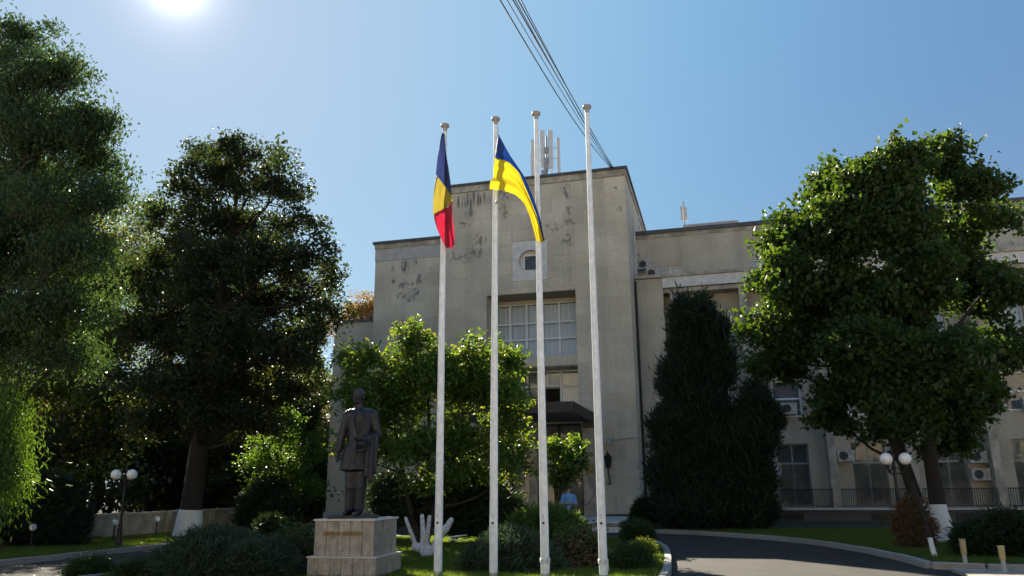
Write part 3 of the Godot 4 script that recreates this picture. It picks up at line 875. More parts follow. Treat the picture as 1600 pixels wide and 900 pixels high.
func ground() -> void:
	var m := M.new()
	m.quad(Vector3(-500, -0.03, -500), Vector3(500, -0.03, -500), Vector3(500, -0.03, 500), Vector3(-500, -0.03, 500), Vector3.UP)
	structure("ground", m, mats.pavement)
	m = M.new()
	m.poly(V2([[-20.6, -8.0], [-20.6, -60.0], [-120.0, -60.0], [-120.0, -8.0]]), 0.02)
	structure("woodland_floor", m, mats.litter)
	m = M.new()
	m.poly(V2([[-16.1, -8.0], [-16.1, -40.0], [18.0, -40.0], [18.0, -8.0]]), 0.0)
	structure("road", m, mats.asphalt)
	m = M.new()
	m.poly(V2(ISLAND), 0.1)
	structure("lawn", m, mats.soil)
	m = M.new()
	m.poly(V2(EAST), 0.1)
	structure("lawn", m, mats.soil)
	m = M.new()
	m.poly(V2(WEST), 0.1)
	structure("lawn", m, mats.soil)
	m = M.new()
	m.box(Vector3(4.15, -0.02, -17.55), Vector3(18.0, 0.06, -8.0))
	structure("pavement", m, mats.pavement)
	kerb_line("kerb", "", ISLAND, -1.0)
	kerb_line("kerb", "", EAST.slice(0, 12), 1.0)
	kerb_line("kerb", "", [[-16.1, -8.0], [-16.1, -33.0]], -1.0)

func in_poly(p: Vector2, poly: PackedVector2Array) -> bool:
	return Geometry2D.is_point_in_polygon(p, poly)

func grass() -> void:
	var r := RandomNumberGenerator.new()
	r.seed = 99
	var tufts := []
	for k in 3:
		var ms := [M.new(), M.new(), M.new()]
		for i in 16:
			var c := Vector3(r.randfn() * 0.06, 0, r.randfn() * 0.06)
			var lean := Vector3(r.randfn() * 0.5, 1, r.randfn() * 0.5).normalized() * r.randf_range(0.03, 0.085)
			var s := Vector3(r.randfn(), 0, r.randfn()).normalized() * 0.006
			ms[r.randi() % 3].flat(c - s, c + s, c + lean, Vector3(s.z, 0.2, -s.x))
		var am := ArrayMesh.new()
		for j in 3:
			if ms[j].v.size():
				ms[j].add_to(am)
				am.surface_set_material(am.get_surface_count() - 1, mats.grass[j])
		tufts.append(am)
	var beds := [[V2(ISLAND), Rect2(-11.9, -25.5, 10.9, 12.5), 26000, "grass on the lawn around the statue and flag poles"], [V2(EAST), Rect2(-3.3, -31, 15.5, 13.4), 22000, "grass between the curved kerb and the terrace wall"], [V2(WEST), Rect2(-20.3, -30, 4.1, 16), 12000, "grass strip between the straight kerb and the perimeter wall"]]
	for b in beds:
		b[0] = Geometry2D.offset_polygon(b[0], -0.22)[0]
		var xs := [[], [], []]
		for i in b[2]:
			var p := Vector2(b[1].position.x + r.randf() * b[1].size.x, b[1].position.y + r.randf() * b[1].size.y)
			if in_poly(p, b[0]):
				xs[i % 3].append(Transform3D(Basis(Vector3.UP, r.randf() * TAU).scaled(Vector3.ONE * r.randf_range(0.7, 1.3)), Vector3(p.x, 0.098, p.y)))
		var root := Node3D.new()
		root.name = numbered("grass")
		add_child(root)
		tag(root, b[3], "grass", "", "stuff")
		for k in 3:
			scatter("tuft", tufts[k], xs[k], root)

func fallen_leaves() -> void:
	var r := RandomNumberGenerator.new()
	r.seed = 404
	var m := M.new()
	m.flat(Vector3(-0.04, 0.004, 0), Vector3(0, 0.012, 0.03), Vector3(0.045, 0.008, 0), Vector3.UP)
	m.flat(Vector3(-0.04, 0.004, 0), Vector3(0, 0.014, -0.03), Vector3(0.045, 0.008, 0), Vector3.UP)
	var am := m.done()
	am.surface_set_material(0, mats.autumn[0])
	var xs := []
	for i in 900:
		var p := Vector3.ZERO
		if i < 420:
			p = Vector3(-16.0 + absf(r.randfn()) * 1.6, 0.003, r.randf_range(-32, -11))
		elif i < 640:
			p = Vector3(r.randf_range(-20, -16.2), 0.15, r.randf_range(-30, -13))
		else:
			var t := r.randf()
			var a := Vector2(-1.0, -28.9).lerp(Vector2(3.4, -20.0), t)
			p = Vector3(a.x - absf(r.randfn()) * 0.7, 0.003, a.y + absf(r.randfn()) * 0.5)
		xs.append(Transform3D(Basis(Vector3.UP, r.randf() * TAU).scaled(Vector3.ONE * r.randf_range(0.6, 1.2)), p))
	var o := scatter(numbered("fallen_leaves"), am, xs, self)
	tag(o, "dry brown leaves fallen along the kerbs and lawn edges", "leaves", "", "stuff")

# ---------------------------------------------------------------- building
var hall: Node3D

func cut(rects: Array, h: Array) -> Array:
	var out := []
	for q in rects:
		if q[1] <= h[0] or q[0] >= h[1] or q[3] <= h[2] or q[2] >= h[3]:
			out.append(q)
			continue
		if q[0] < h[0]: out.append([q[0], h[0], q[2], q[3]])
		if q[1] > h[1]: out.append([h[1], q[1], q[2], q[3]])
		var a: float = maxf(q[0], h[0])
		var b: float = minf(q[1], h[1])
		if q[2] < h[2]: out.append([a, b, q[2], h[2]])
		if q[3] > h[3]: out.append([a, b, h[3], q[3]])
	return out

func face(parent: Node, x0: float, x1: float, y0: float, y1: float, z: float, cols: int, rows: int, holes: Array) -> void:
	var w := (x1 - x0) / cols
	var h := (y1 - y0) / rows
	for j in rows:
		var off := 0.5 * w if j % 2 else 0.0
		for i in range(-1, cols + 1):
			var a := maxf(x0, x0 + i * w + off)
			var b := minf(x1, x0 + (i + 1) * w + off)
			if b - a < 0.05:
				continue
			var rects := [[a, b, y0 + j * h, y0 + (j + 1) * h]]
			for q in holes:
				rects = cut(rects, q)
			for q in rects:
				if q[1] - q[0] < 0.03 or q[3] - q[2] < 0.03:
					continue
				var m := M.new()
				var proud := rng.randf_range(0.0, 0.004)
				m.slab(Vector3(q[0] + 0.002, q[2] + 0.002, z - 0.03), Vector3(q[1] - 0.002, q[3] - 0.002, z + proud), 0.003)
				wp("slab", m, mats.slabs[rng.randi() % 6], parent)

func office() -> void:
	hall = thing("office_building", Vector3(-8.4, 0, -36), "large stone-faced office building with tall flat tower, round window and long pillared wing", "building")
	# --- tower
	var big := [-10.8, -6.3, 5.1, 10.97]
	var door := [-10.8, -6.2, 0.3, 4.55]
	var eye := [-9.24, -7.92, 11.92, 13.24]
	var panel := [-9.44, -7.66, 11.68, 13.72]
	var m := M.new()
	m.wall(-36.03, -13.25, -3.63, 0.0, 17.0, [big, door, eye], 0.05)
	m.quad(Vector3(-3.63, 0, -36.03), Vector3(-3.63, 0, -47), Vector3(-3.63, 17, -47), Vector3(-3.63, 17, -36.03), Vector3.RIGHT)
	m.quad(Vector3(-13.25, 0, -36.03), Vector3(-13.25, 0, -47), Vector3(-13.25, 17, -47), Vector3(-13.25, 17, -36.03), Vector3.LEFT)
	m.quad(Vector3(-13.25, 0, -47), Vector3(-3.63, 0, -47), Vector3(-3.63, 17, -47), Vector3(-13.25, 17, -47), Vector3.FORWARD)
	var tower := wp("tower_wall", m, mats.stone, hall)
	face(tower, -13.25, -3.63, 0.46, 16.62, -36.0, 9, 21, [[-10.8, -6.3, 0.0, 10.97], [-6.31, -6.2, 0.0, 4.55], panel])
	# deep reveals of the tall window
	m = M.new()
	m.quad(Vector3(-10.8, 5.1, -36.0), Vector3(-10.8, 5.1, -37.6), Vector3(-10.8, 10.97, -37.6), Vector3(-10.8, 10.97, -36.0), Vector3.RIGHT)
	m.quad(Vector3(-6.3, 5.1, -36.0), Vector3(-6.3, 5.1, -37.6), Vector3(-6.3, 10.97, -37.6), Vector3(-6.3, 10.97, -36.0), Vector3.LEFT)
	m.quad(Vector3(-10.8, 10.97, -36.0), Vector3(-6.3, 10.97, -36.0), Vector3(-6.3, 10.97, -37.6), Vector3(-10.8, 10.97, -37.6), Vector3.DOWN)
	m.quad(Vector3(-10.8, 10.75, -37.44), Vector3(-6.3, 10.75, -37.44), Vector3(-6.3, 10.97, -37.44), Vector3(-10.8, 10.97, -37.44), Vector3.BACK)
	wp("window_recess", m, mats.stone, hall)
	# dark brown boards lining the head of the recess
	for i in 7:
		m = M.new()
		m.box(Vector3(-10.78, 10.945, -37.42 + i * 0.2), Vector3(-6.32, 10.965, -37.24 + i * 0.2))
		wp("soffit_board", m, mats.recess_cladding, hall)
	m = M.new()
	m.box(Vector3(-10.8, 7.27, -37.6), Vector3(-6.3, 7.3, -36.32))
	m.box(Vector3(-10.8, 7.3, -36.4), Vector3(-6.3, 7.78, -36.12))
	m.box(Vector3(-10.8, 7.74, -37.6), Vector3(-6.3, 7.8, -36.41))
	wp("spandrel", m, mats.stone, hall)
	tall_window()
	# round window in its pale square
	m = M.new()
	var c := Vector3(-8.55, 12.62, -35.965)
	var seg := 192
	for i in seg:
		var p := []
		for k in [i, i + 1]:
			var a: float = TAU * k / seg
			var d := Vector3(cos(a), sin(a), 0)
			var s: float = 1.0 / maxf(absf(d.x) / 0.89, absf(d.y) / 1.02)
			var out := Vector3(c.x + d.x * s, c.y + d.y * s, c.z)
			p.append([c + d * 0.58, out, d])
		m.quad(p[0][0], p[1][0], p[1][1], p[0][1], Vector3.BACK)
		m.quad(p[0][0], p[1][0], p[1][0] - Vector3(0, 0, 0.3), p[0][0] - Vector3(0, 0, 0.3), -p[0][2])
		m.quad(p[0][1], p[1][1], p[1][1] - Vector3(0, 0, 0.05), p[0][1] - Vector3(0, 0, 0.05), p[0][2])
	var rw := wp("round_window", m, mats.white_stone, hall)
	m = M.new()
	m.wall(-36.24, -9.15, -7.95, 12.02, 13.22, [[-8.87, -8.22, 12.2, 12.92]], 0.1)
	wp("recess", m, mats.white_stone, rw)
	m = M.new()
	m.wall(-36.2, -8.93, -8.16, 12.14, 12.98, [[-8.87, -8.22, 12.2, 12.92]], 0.08)
	wp("frame", m, mats.frame, rw)
	m = M.new()
	m.quad(Vector3(-8.87, 12.2, -36.3), Vector3(-8.22, 12.2, -36.3), Vector3(-8.22, 12.92, -36.3), Vector3(-8.87, 12.92, -36.3), Vector3.BACK)
	wp("pane", m, mats.glass, rw)
	var ring := M.new()
	for i in seg:
		var a := TAU * i / seg
		var b := TAU * (i + 1) / seg
		for q in [[0.56, 0.62]]:
			ring.quad(c + Vector3(cos(a), sin(a), 0) * q[0] + Vector3(0, 0, 0.03), c + Vector3(cos(b), sin(b), 0) * q[0] + Vector3(0, 0, 0.03), c + Vector3(cos(b), sin(b), 0) * q[1] + Vector3(0, 0, 0.004), c + Vector3(cos(a), sin(a), 0) * q[1] + Vector3(0, 0, 0.004), Vector3.BACK)
	wp("rim", ring, mats.white_stone, rw)
	# cornice and coping
	m = M.new()
	m.box(Vector3(-13.29, 16.64, -36.03), Vector3(-3.59, 16.97, -35.95))
	m.box(Vector3(-3.63, 16.64, -46.9), Vector3(-3.57, 16.97, -36.03))
	wp("cornice", m, mats.plaster_b, hall)
	m = M.new()
	m.box(Vector3(-13.36, 16.97, -47.1), Vector3(-3.5, 17.1, -35.86))
	wp("coping", m, mats.coping, hall)
	m = M.new()
	m.box(Vector3(-13.24, 0.0, -36.02), Vector3(-10.9, 0.46, -35.94))
	m.box(Vector3(-6.1, 0.0, -36.02), Vector3(-3.6, 0.46, -35.94))
	m.box(Vector3(-3.62, 0.0, -37.7), Vector3(-3.585, 0.46, -36.03))
	wp("plinth", m, mats.plinth, hall)
	# --- shoulder block and low block beside the tower
	m = M.new()
	m.wall(-36.28, -17.07, -13.25, 0.0, 14.2, [], 0.0)
	m.quad(Vector3(-17.07, 0, -36.28), Vector3(-17.07, 0, -46), Vector3(-17.07, 14.3, -46), Vector3(-17.07, 14.3, -36.28), Vector3.LEFT)
	m.quad(Vector3(-17.07, 0, -46), Vector3(-13.25, 0, -46), Vector3(-13.25, 14.3, -46), Vector3(-17.07, 14.3, -46), Vector3.FORWARD)
	var sh := wp("shoulder_wall", m, mats.stone, hall)
	face(sh, -17.07, -13.27, 3.0, 13.34, -36.25, 4, 13, [])
	m = M.new()
	m.box(Vector3(-17.09, 13.35, -36.3), Vector3(-13.26, 14.02, -36.235))
	wp("band", m, mats.band, hall)
	m = M.new()
	m.box(Vector3(-17.12, 14.03, -46), Vector3(-13.26, 14.28, -36.2))
	wp("cornice", m, mats.plaster_b, hall)
	m = M.new()
	m.box(Vector3(-17.2, 14.28, -46.1), Vector3(-13.26, 14.42, -36.1))
	wp("coping", m, mats.coping, hall)
	m = M.new()
	m.box(Vector3(-19.3, 0.0, -45), Vector3(-17.08, 10.12, -36.3))
	wp("low_wall", m, mats.plaster, hall)
	m = M.new()
	m.box(Vector3(-19.36, 10.12, -45), Vector3(-17.08, 10.27, -36.22))
	wp("coping", m, mats.coping, hall)
	m = M.new()
	m.box(Vector3(-19.36, 0.0, -36.29), Vector3(-13.3, 0.56, -36.18))
	wp("plinth", m, mats.band, hall)
	# --- long wing: pier, recessed wall, pilasters, white beam, attic
	m = M.new()
	m.box(Vector3(-3.62, 0.67, -38.7), Vector3(-2.22, 11.7, -37.8))
	wp("corner_pier", m, mats.plaster, hall)
	var holes := []
	for k in 5:
		var x := -0.08 + 3.265 * k
		holes.append([x - 0.72, x + 0.72, 0.7, 3.52])
		holes.append([x - 0.66, x + 0.66, 4.75, 6.49])
		holes.append([x - 0.66, x + 0.66, 7.95, 9.71])
	m = M.new()
	m.wall(-38.76, -2.3, 18.0, 0.6, 11.0, holes, 0.28)
	m.quad(Vector3(18, 0, -38.7), Vector3(18, 0, -50), Vector3(18, 14.5, -50), Vector3(18, 14.5, -38.7), Vector3.RIGHT)
	m.quad(Vector3(18, 0, -50), Vector3(-3.6, 0, -50), Vector3(-3.6, 14.5, -50), Vector3(18, 14.5, -50), Vector3.FORWARD)
	wp("wing_wall", m, mats.plaster, hall)
	for k in 7:
		var x := -1.72 + 3.265 * k
		if k == 6:
			continue
		m = M.new()
		m.box(Vector3(x - 0.17, 0.67, -38.75), Vector3(x + 0.17, 10.95, -37.86))
		m.box(Vector3(x - 0.2, 0.67, -38.75), Vector3(x + 0.2, 0.95, -37.83))
		wp("pilaster", m, mats.plaster_b, hall)
	m = M.new()
	m.box(Vector3(-2.22, 11.19, -38.9), Vector3(18.0, 11.71, -37.76))
	wp("beam", m, mats.white_stone, hall)
	m = M.new()
	m.box(Vector3(-2.21, 10.95, -38.9), Vector3(18.0, 11.15, -37.88))
	wp("beam_moulding", m, mats.plaster_b, hall)
	m = M.new()
	m.box(Vector3(-3.6, 11.72, -39.8), Vector3(18.1, 11.87, -37.66))
	wp("ledge", m, mats.plaster_b, hall)
	var att := []
	for k in 6:
		var x := -1.87 + 3.265 * k + (0.0 if k == 0 else 1.5)
		att.append([x - 0.62, x + 0.62, 11.95, 12.78])
	m = M.new()
	m.wall(-39.6, -3.63, 18.0, 11.87, 14.6, att, 0.2)
	wp("attic_wall", m, mats.plaster, hall)
	for q in att:
		window(q[0], q[1], q[2], q[3], -39.74, 2, 1, mats.frame, 0.05, true, "")
	m = M.new()
	m.box(Vector3(-3.62, 14.38, -39.6), Vector3(18.0, 14.6, -39.56))
	wp("cornice", m, mats.plaster_b, hall)
	m = M.new()
	m.box(Vector3(-3.6, 14.6, -50.1), Vector3(18.1, 14.8, -39.45))
	wp("coping", m, mats.coping, hall)
	m = M.new()
	m.box(Vector3(-1.1, 14.8, -43.5), Vector3(1.75, 15.22, -40.3))
	wp("roof_hatch", m, mats.band, hall)
	# terrace under the pilasters
	m = M.new()
	m.box(Vector3(-3.58, 0.0, -38.9), Vector3(18.0, 0.57, -37.62))
	wp("terrace_wall", m, mats.plinth, hall)
	for x in [2.9, 6.5, 9.8]:
		m = M.new()
		for i in 12:
			m.box(Vector3(x - 0.4 + i * 0.07, 0.15, -37.62), Vector3(x - 0.37 + i * 0.07, 0.45, -37.59))
		wp("vent_grille", m, mats.iron, hall)
	m = M.new()
	m.box(Vector3(-3.57, 0.575, -38.9), Vector3(18.0, 0.67, -37.5))
	wp("terrace_ledge", m, mats.band, hall)
	# rooms of the wing: floors and cross walls
	m = M.new()
	for y in [0.6, 4.1, 7.3, 10.6]:
		m.box(Vector3(-3.5, y - 0.2, -49.9), Vector3(17.9, y, -39.06))
	m.box(Vector3(-3.5, 0.6, -44.4), Vector3(17.9, 11.6, -44.2))
	for k in 6:
		var x := -1.72 + 3.265 * k
		m.box(Vector3(x - 0.07, 0.6, -44.2), Vector3(x + 0.07, 10.4, -39.06))
	wp("rooms", m, mats.plaster_b, hall)
	m = M.new()
	m.tube([Vector3(-3.5, 14.6, -37.95), Vector3(-3.5, 12.1, -37.95), Vector3(-3.45, 11.95, -37.8)], [0.05, 0.05, 0.05], 8)
	wp("downpipe", m, mats.white_paint, hall)
	m = M.new()
	m.tube([Vector3(-3.54, 11.6, -37.68), Vector3(-3.54, 0.7, -37.68)], [0.055, 0.055], 8)
	wp("downpipe", m, mats.dark_metal, hall)

func window(x0: float, x1: float, y0: float, y1: float, z: float, cols: int, rows: int, fm: Material, bar: float, blind: bool, shape: String) -> Node3D:
	var f := M.new()
	var b := bar
	f.box(Vector3(x0, y0, z - 0.03), Vector3(x1, y0 + b, z + 0.03))
	f.box(Vector3(x0, y1 - b, z - 0.03), Vector3(x1, y1, z + 0.03))
	f.box(Vector3(x0, y0 + b, z - 0.03), Vector3(x0 + b, y1 - b, z + 0.03))
	f.box(Vector3(x1 - b, y0 + b, z - 0.03), Vector3(x1, y1 - b, z + 0.03))
	var w := (x1 - x0) / cols
	var cuts := []
	for j in rows + 1:
		cuts.append(y0 + (y1 - y0) * j / rows)
	if shape == "transom":
		cuts = [y0, y0 + (y1 - y0) * 0.68, y1]
	for i in range(1, cols):
		f.box(Vector3(x0 + i * w - b * 0.45, y0 + b, z - 0.028), Vector3(x0 + i * w + b * 0.45, y1 - b, z + 0.026))
	for j in range(1, cuts.size() - 1):
		f.box(Vector3(x0 + b, cuts[j] - b * 0.5, z - 0.026), Vector3(x1 - b, cuts[j] + b * 0.5, z + 0.028))
	var o := wp("window", f, fm, hall)
	for i in cols:
		for j in cuts.size() - 1:
			var p := M.new()
			p.quad(Vector3(x0 + i * w + 0.02, cuts[j] + 0.02, z), Vector3(x0 + (i + 1) * w - 0.02, cuts[j] + 0.02, z), Vector3(x0 + (i + 1) * w - 0.02, cuts[j + 1] - 0.02, z), Vector3(x0 + i * w + 0.02, cuts[j + 1] - 0.02, z), Vector3.BACK)
			wp("pane", p, mats.glass, o)
	if blind:
		var q := M.new()
		var n := int((x1 - x0) / 0.09)
		for i in n:
			var xa := x0 + (x1 - x0) * i / n
			var xb := x0 + (x1 - x0) * (i + 0.92) / n
			q.quad(Vector3(xa, y0, z - 0.16), Vector3(xb, y0, z - 0.12), Vector3(xb, y1, z - 0.12), Vector3(xa, y1, z - 0.16), Vector3.BACK)
		wp("blind", q, mats.blind, o)
	return o

func tall_window() -> void:
	var z := -37.5
	for lower in [false, true]:
		var y0 := 4.9 if lower else 7.85
		var y1 := 7.24 if lower else 10.75
		var xs := [-10.8, -9.98, -9.12, -8.28, -7.42, -6.3]
		var ys := [7.85, 8.9, 9.74, 10.75]
		if lower:
			ys = [4.9, 6.5, 7.24]
		var f := M.new()
		for i in xs.size():
			var b := 0.045
			f.box(Vector3(xs[i] - b, y0, z - 0.05), Vector3(xs[i] + b, y1, z + 0.05))
		for j in ys.size():
			f.box(Vector3(-10.8, ys[j] - 0.035, z - 0.045), Vector3(-6.3, ys[j] + 0.035, z + 0.045))
		var o := wp("window", f, mats.frame, hall)
		for i in 5:
			for j in ys.size() - 1:
				var open: bool = lower and i == 3 and j == 0
				if open:
					continue
				var p := M.new()
				p.quad(Vector3(xs[i], ys[j], z), Vector3(xs[i + 1], ys[j], z), Vector3(xs[i + 1], ys[j + 1], z), Vector3(xs[i], ys[j + 1], z), Vector3.BACK)
				wp("pane", p, mats.glass, o)
				# upright slats of a fabric blind behind each pane
				var q := M.new()
				var n := 9
				for k in n:
					var a: float = lerpf(xs[i] + 0.03, xs[i + 1] - 0.03, k / float(n))
					var e: float = lerpf(xs[i] + 0.03, xs[i + 1] - 0.03, (k + 0.97) / float(n))
					var tw := 0.035 + 0.02 * sin(k * 2.3 + i)
					q.quad(Vector3(a, ys[j] - 0.1, z - 0.2), Vector3(e, ys[j] - 0.1, z - 0.2 + tw), Vector3(e, ys[j + 1] - (0.0 if j < ys.size() - 2 else 0.05), z - 0.2 + tw), Vector3(a, ys[j + 1] - (0.0 if j < ys.size() - 2 else 0.05), z - 0.2), Vector3.BACK)
				var grey: bool = lower and i < 3
				wp("blind", q, mats.curtain if grey else mats.blind, o)

func entrance() -> void:
	# porch: platform, two steps, door front and the deep flat canopy on the tower
	var st := thing("porch_steps", Vector3(-7.4, 0, -30.2), "low pale stone porch steps in front of the dark entrance", "steps")
	var m := M.new()
	m.box(Vector3(-11.2, 0.0, -36.0), Vector3(-3.95, 0.32, -30.4))
	wp("landing", m, mats.pavement, st)
	m = M.new()
	m.box(Vector3(-11.3, 0.321, -36.0), Vector3(-3.9, 0.36, -30.3))
	wp("tread", m, mats.white_stone, st)
	m = M.new()
	m.box(Vector3(-11.5, 0.0, -30.4), Vector3(-3.69, 0.17, -29.95))
	wp("tread", m, mats.white_stone, st)
	# canopy
	m = M.new()
	m.box(Vector3(-11.15, 4.6, -36.0), Vector3(-5.7, 4.92, -31.0))
	var can := wp("canopy", m, mats.canopy, hall)
	m = M.new()
	var n := 64
	for i in n:
		var a := lerpf(-11.2, -5.64, i / float(n))
		var b := lerpf(-11.2, -5.64, (i + 0.6) / n)
		m.box(Vector3(a, 4.58, -31.0), Vector3(b, 5.02, -30.93))
	for i in 56:
		var a := lerpf(-35.95, -31.0, i / 56.0)
		m.box(Vector3(-5.7, 4.58, a), Vector3(-5.64, 5.02, a + 0.055))
	m.box(Vector3(-11.2, 4.6, -31.01), Vector3(-5.66, 5.0, -30.98))
	m.box(Vector3(-5.71, 4.6, -36.0), Vector3(-5.67, 5.0, -31.0))
	wp("fascia", m, mats.canopy, can)
	m = M.new()
	m.box(Vector3(-6.1, 4.3, -35.99), Vector3(-5.45, 5.0, -35.8))
	wp("lintel", m, mats.canopy, hall)
	# door front of dark framed glass
	m = M.new()
	for x in [-10.8, -9.65, -8.5, -7.35, -6.25]:
		m.box(Vector3(x - 0.05, 0.36, -36.5), Vector3(x + 0.05, 4.5, -36.4))
	for y in [0.4, 2.6, 4.5]:
		m.box(Vector3(-10.8, y - 0.05, -36.49), Vector3(-6.2, y + 0.05, -36.41))
	var dr := wp("entrance_door", m, mats.dark_metal, hall)
	for i in 4:
		for j in 2:
			var p := M.new()
			var x := -10.8 + 1.15 * i
			var y: float = [0.4, 2.6][j]
			var y2: float = [2.6, 4.5][j]
			p.quad(Vector3(x, y, -36.45), Vector3(x + 1.15, y, -36.45), Vector3(x + 1.15, y2, -36.45), Vector3(x, y2, -36.45), Vector3.BACK)
			wp("pane", p, mats.glass, dr)
	m = M.new()
	m.quad(Vector3(-13, 0.36, -40), Vector3(-3.7, 0.36, -40), Vector3(-3.7, 5, -40), Vector3(-13, 5, -40), Vector3.BACK)
	m.quad(Vector3(-13, 0.37, -40), Vector3(-3.7, 0.37, -40), Vector3(-3.7, 0.37, -36.05), Vector3(-13, 0.37, -36.05), Vector3.UP)
	m.quad(Vector3(-13, 5.05, -46), Vector3(-3.7, 5.05, -46), Vector3(-3.7, 5.05, -36.05), Vector3(-13, 5.05, -36.05), Vector3.UP)
	wp("lobby", m, mats.plaster_b, hall)
	# door piers
	m = M.new()
	m.slab(Vector3(-6.15, 0.36, -36.0), Vector3(-5.62, 4.3, -35.9), 0.01)
	wp("door_pier", m, mats.plaster_b, hall)
	m = M.new()
	m.slab(Vector3(-11.25, 0.36, -36.0), Vector3(-10.82, 4.55, -35.9), 0.01)
	wp("door_pier", m, mats.plaster_b, hall)
	m = M.new()
	m.slab(Vector3(-8.75, 0.36, -36.3), Vector3(-8.35, 4.55, -36.0), 0.01)
	wp("door_pier", m, mats.plaster_b, hall)
	m = M.new()
	m.tube([Vector3(-5.5, 4.9, -35.95), Vector3(-5.5, 0.4, -35.95)], [0.06, 0.06], 8)
	wp("downpipe", m, mats.dark_metal, hall)
	var pl := thing("plaque", Vector3(-5.85, 2.23, -35.88), "small brass plaque on the pier beside the entrance", "plaque")
	m = M.new()
	m.slab(Vector3(-0.14, 0.0, -0.02), Vector3(0.14, 0.2, 0.01), 0.006)
	m.slab(Vector3(-0.14, 0.23, -0.02), Vector3(0.14, 0.4, 0.01), 0.006)
	lp("plate", m, mats.gold, pl)
	var cb := thing("hanging_cable", Vector3(-6.3, 0.8, -35.7), "black cable drooping from the pier beside the entrance", "cable")
	m = M.new()
	var pts := []
	var rad := []
	for i in 9:
		var t := i / 8.0
		pts.append(Vector3(0.75 * t, 0.05 + 0.85 * t * t - 0.1 * sin(t * PI), -0.15))
		rad.append(0.014)
	m.tube(pts, rad, 6)
	lp("cord", m, mats.cable, cb)
	# iron wall lantern
	var ln := thing("wall_lantern", Vector3(-5.0, 1.72, -35.98), "tall black wrought iron lantern fixed to the stone wall beside the entrance", "lantern")
	m = M.new()
	m.tube([Vector3(0, 0, 0.03), Vector3(0.03, 0.3, 0.06), Vector3(-0.03, 0.55, 0.1), Vector3(0, 0.75, 0.16)], [0.02, 0.035, 0.03, 0.03], 8)
	m.tube([Vector3(-0.1, 0.1, 0.04), Vector3(0.0, 0.02, 0.06), Vector3(0.12, 0.12, 0.05)], [0.02, 0.03, 0.02], 6)
	lp("bracket", m, mats.iron, ln)
	m = M.new()
	m.lathe([Vector2(0.0, 0.72), Vector2(0.09, 0.74), Vector2(0.1, 0.78), Vector2(0.17, 1.2), Vector2(0.19, 1.22), Vector2(0.15, 1.28), Vector2(0.05, 1.38), Vector2(0.02, 1.5), Vector2(0.0, 1.52)], 6, Transform3D(Basis(), Vector3(0, 0, 0.2)))
	lp("cage", m, mats.iron, ln)
	# floodlight on its conduit
	var fl := thing("floodlight", Vector3(-4.9, 3.62, -35.98), "grey cone floodlight on a thin conduit along the stone wall", "floodlight")
	m = M.new()
	m.tube([Vector3(0.05, 0.1, 0.04), Vector3(1.2, 0.18, 0.04)], [0.02, 0.02], 6)
	lp("conduit", m, mats.frame_grey, fl)
	m = M.new()
	m.lathe([Vector2(0.0, 0.16), Vector2(0.07, 0.15), Vector2(0.1, 0.0), Vector2(0.17, -0.12), Vector2(0.15, -0.12), Vector2(0.0, -0.08)], 14, Transform3D(Basis(Vector3(0, 0, 1), -0.6), Vector3(0, 0.05, 0.14)))
	lp("housing", m, mats.frame_grey, fl)

func windows_of_wing() -> void:
	for k in 5:
		var x := -0.08 + 3.265 * k
		var g := window(x - 0.72, x + 0.72, 0.7, 3.52, -39.0, 2, 2, mats.frame_grey, 0.07, false, "transom")
		# curled security bars
		var b := M.new()
		for i in 11:
			var bx := x - 0.66 + i * 0.132
			b.tube([Vector3(bx, 0.75, -38.9), Vector3(bx, 2.55, -38.9)], [0.009, 0.009], 4, false)
		for j in 4:
			for i in 5:
				var c := Vector3(x - 0.53 + i * 0.264, 1.0 + j * 0.42, -38.9)
				var ring := []
				var rr := []
				for q in 9:
					ring.append(c + Vector3(cos(q * TAU / 8), sin(q * TAU / 8), 0) * 0.11)
					rr.append(0.008)
				b.tube(ring, rr, 4, false)
		wp("security_grille", b, mats.grille, g)
		var u := window(x - 0.66, x + 0.66, 4.75, 6.49, -39.0, 1, 2, mats.frame, 0.08, false, "")
		var cu := M.new()
		cu.quad(Vector3(x - 0.66, 4.75, -39.25), Vector3(x + 0.66, 4.75, -39.25), Vector3(x + 0.66, 6.49, -39.25), Vector3(x - 0.66, 6.49, -39.25), Vector3.BACK)
		wp("curtain", cu, mats.curtain, u)
		window(x - 0.66, x + 0.66, 7.95, 9.71, -39.0, 2, 1, mats.frame, 0.07, true, "")
		# railing of the terrace bay
		var r := thing("terrace_railing", Vector3(x, 0.67, -37.72), ["dark iron railing between pilasters on the terrace, behind the conifers", "dark iron railing between pilasters on the terrace, beside the conifers", "dark iron railing between pilasters on the terrace, behind the globe lamp post", "dark iron railing between pilasters on the terrace, behind the whitewashed trunks", "dark iron railing between pilasters on the terrace, past the twin trunks"][k], "railing", "terrace railings")
		var m := M.new()
		m.box(Vector3(-1.46, 0.76, -0.025), Vector3(1.46, 0.8, 0.025))
		lp("top_rail", m, mats.iron, r)
		m = M.new()
		m.box(Vector3(-1.46, 0.06, -0.02), Vector3(1.46, 0.09, 0.02))
		lp("bottom_rail", m, mats.iron, r)
		m = M.new()
		m.box(Vector3(-0.011, 0.0, -0.011), Vector3(0.011, 0.76, 0.011))
		var bar := m.done()
		for i in 33:
			var o := instance("bar", bar, mats.iron, r)
			o.position.x = -1.44 + i * 0.09

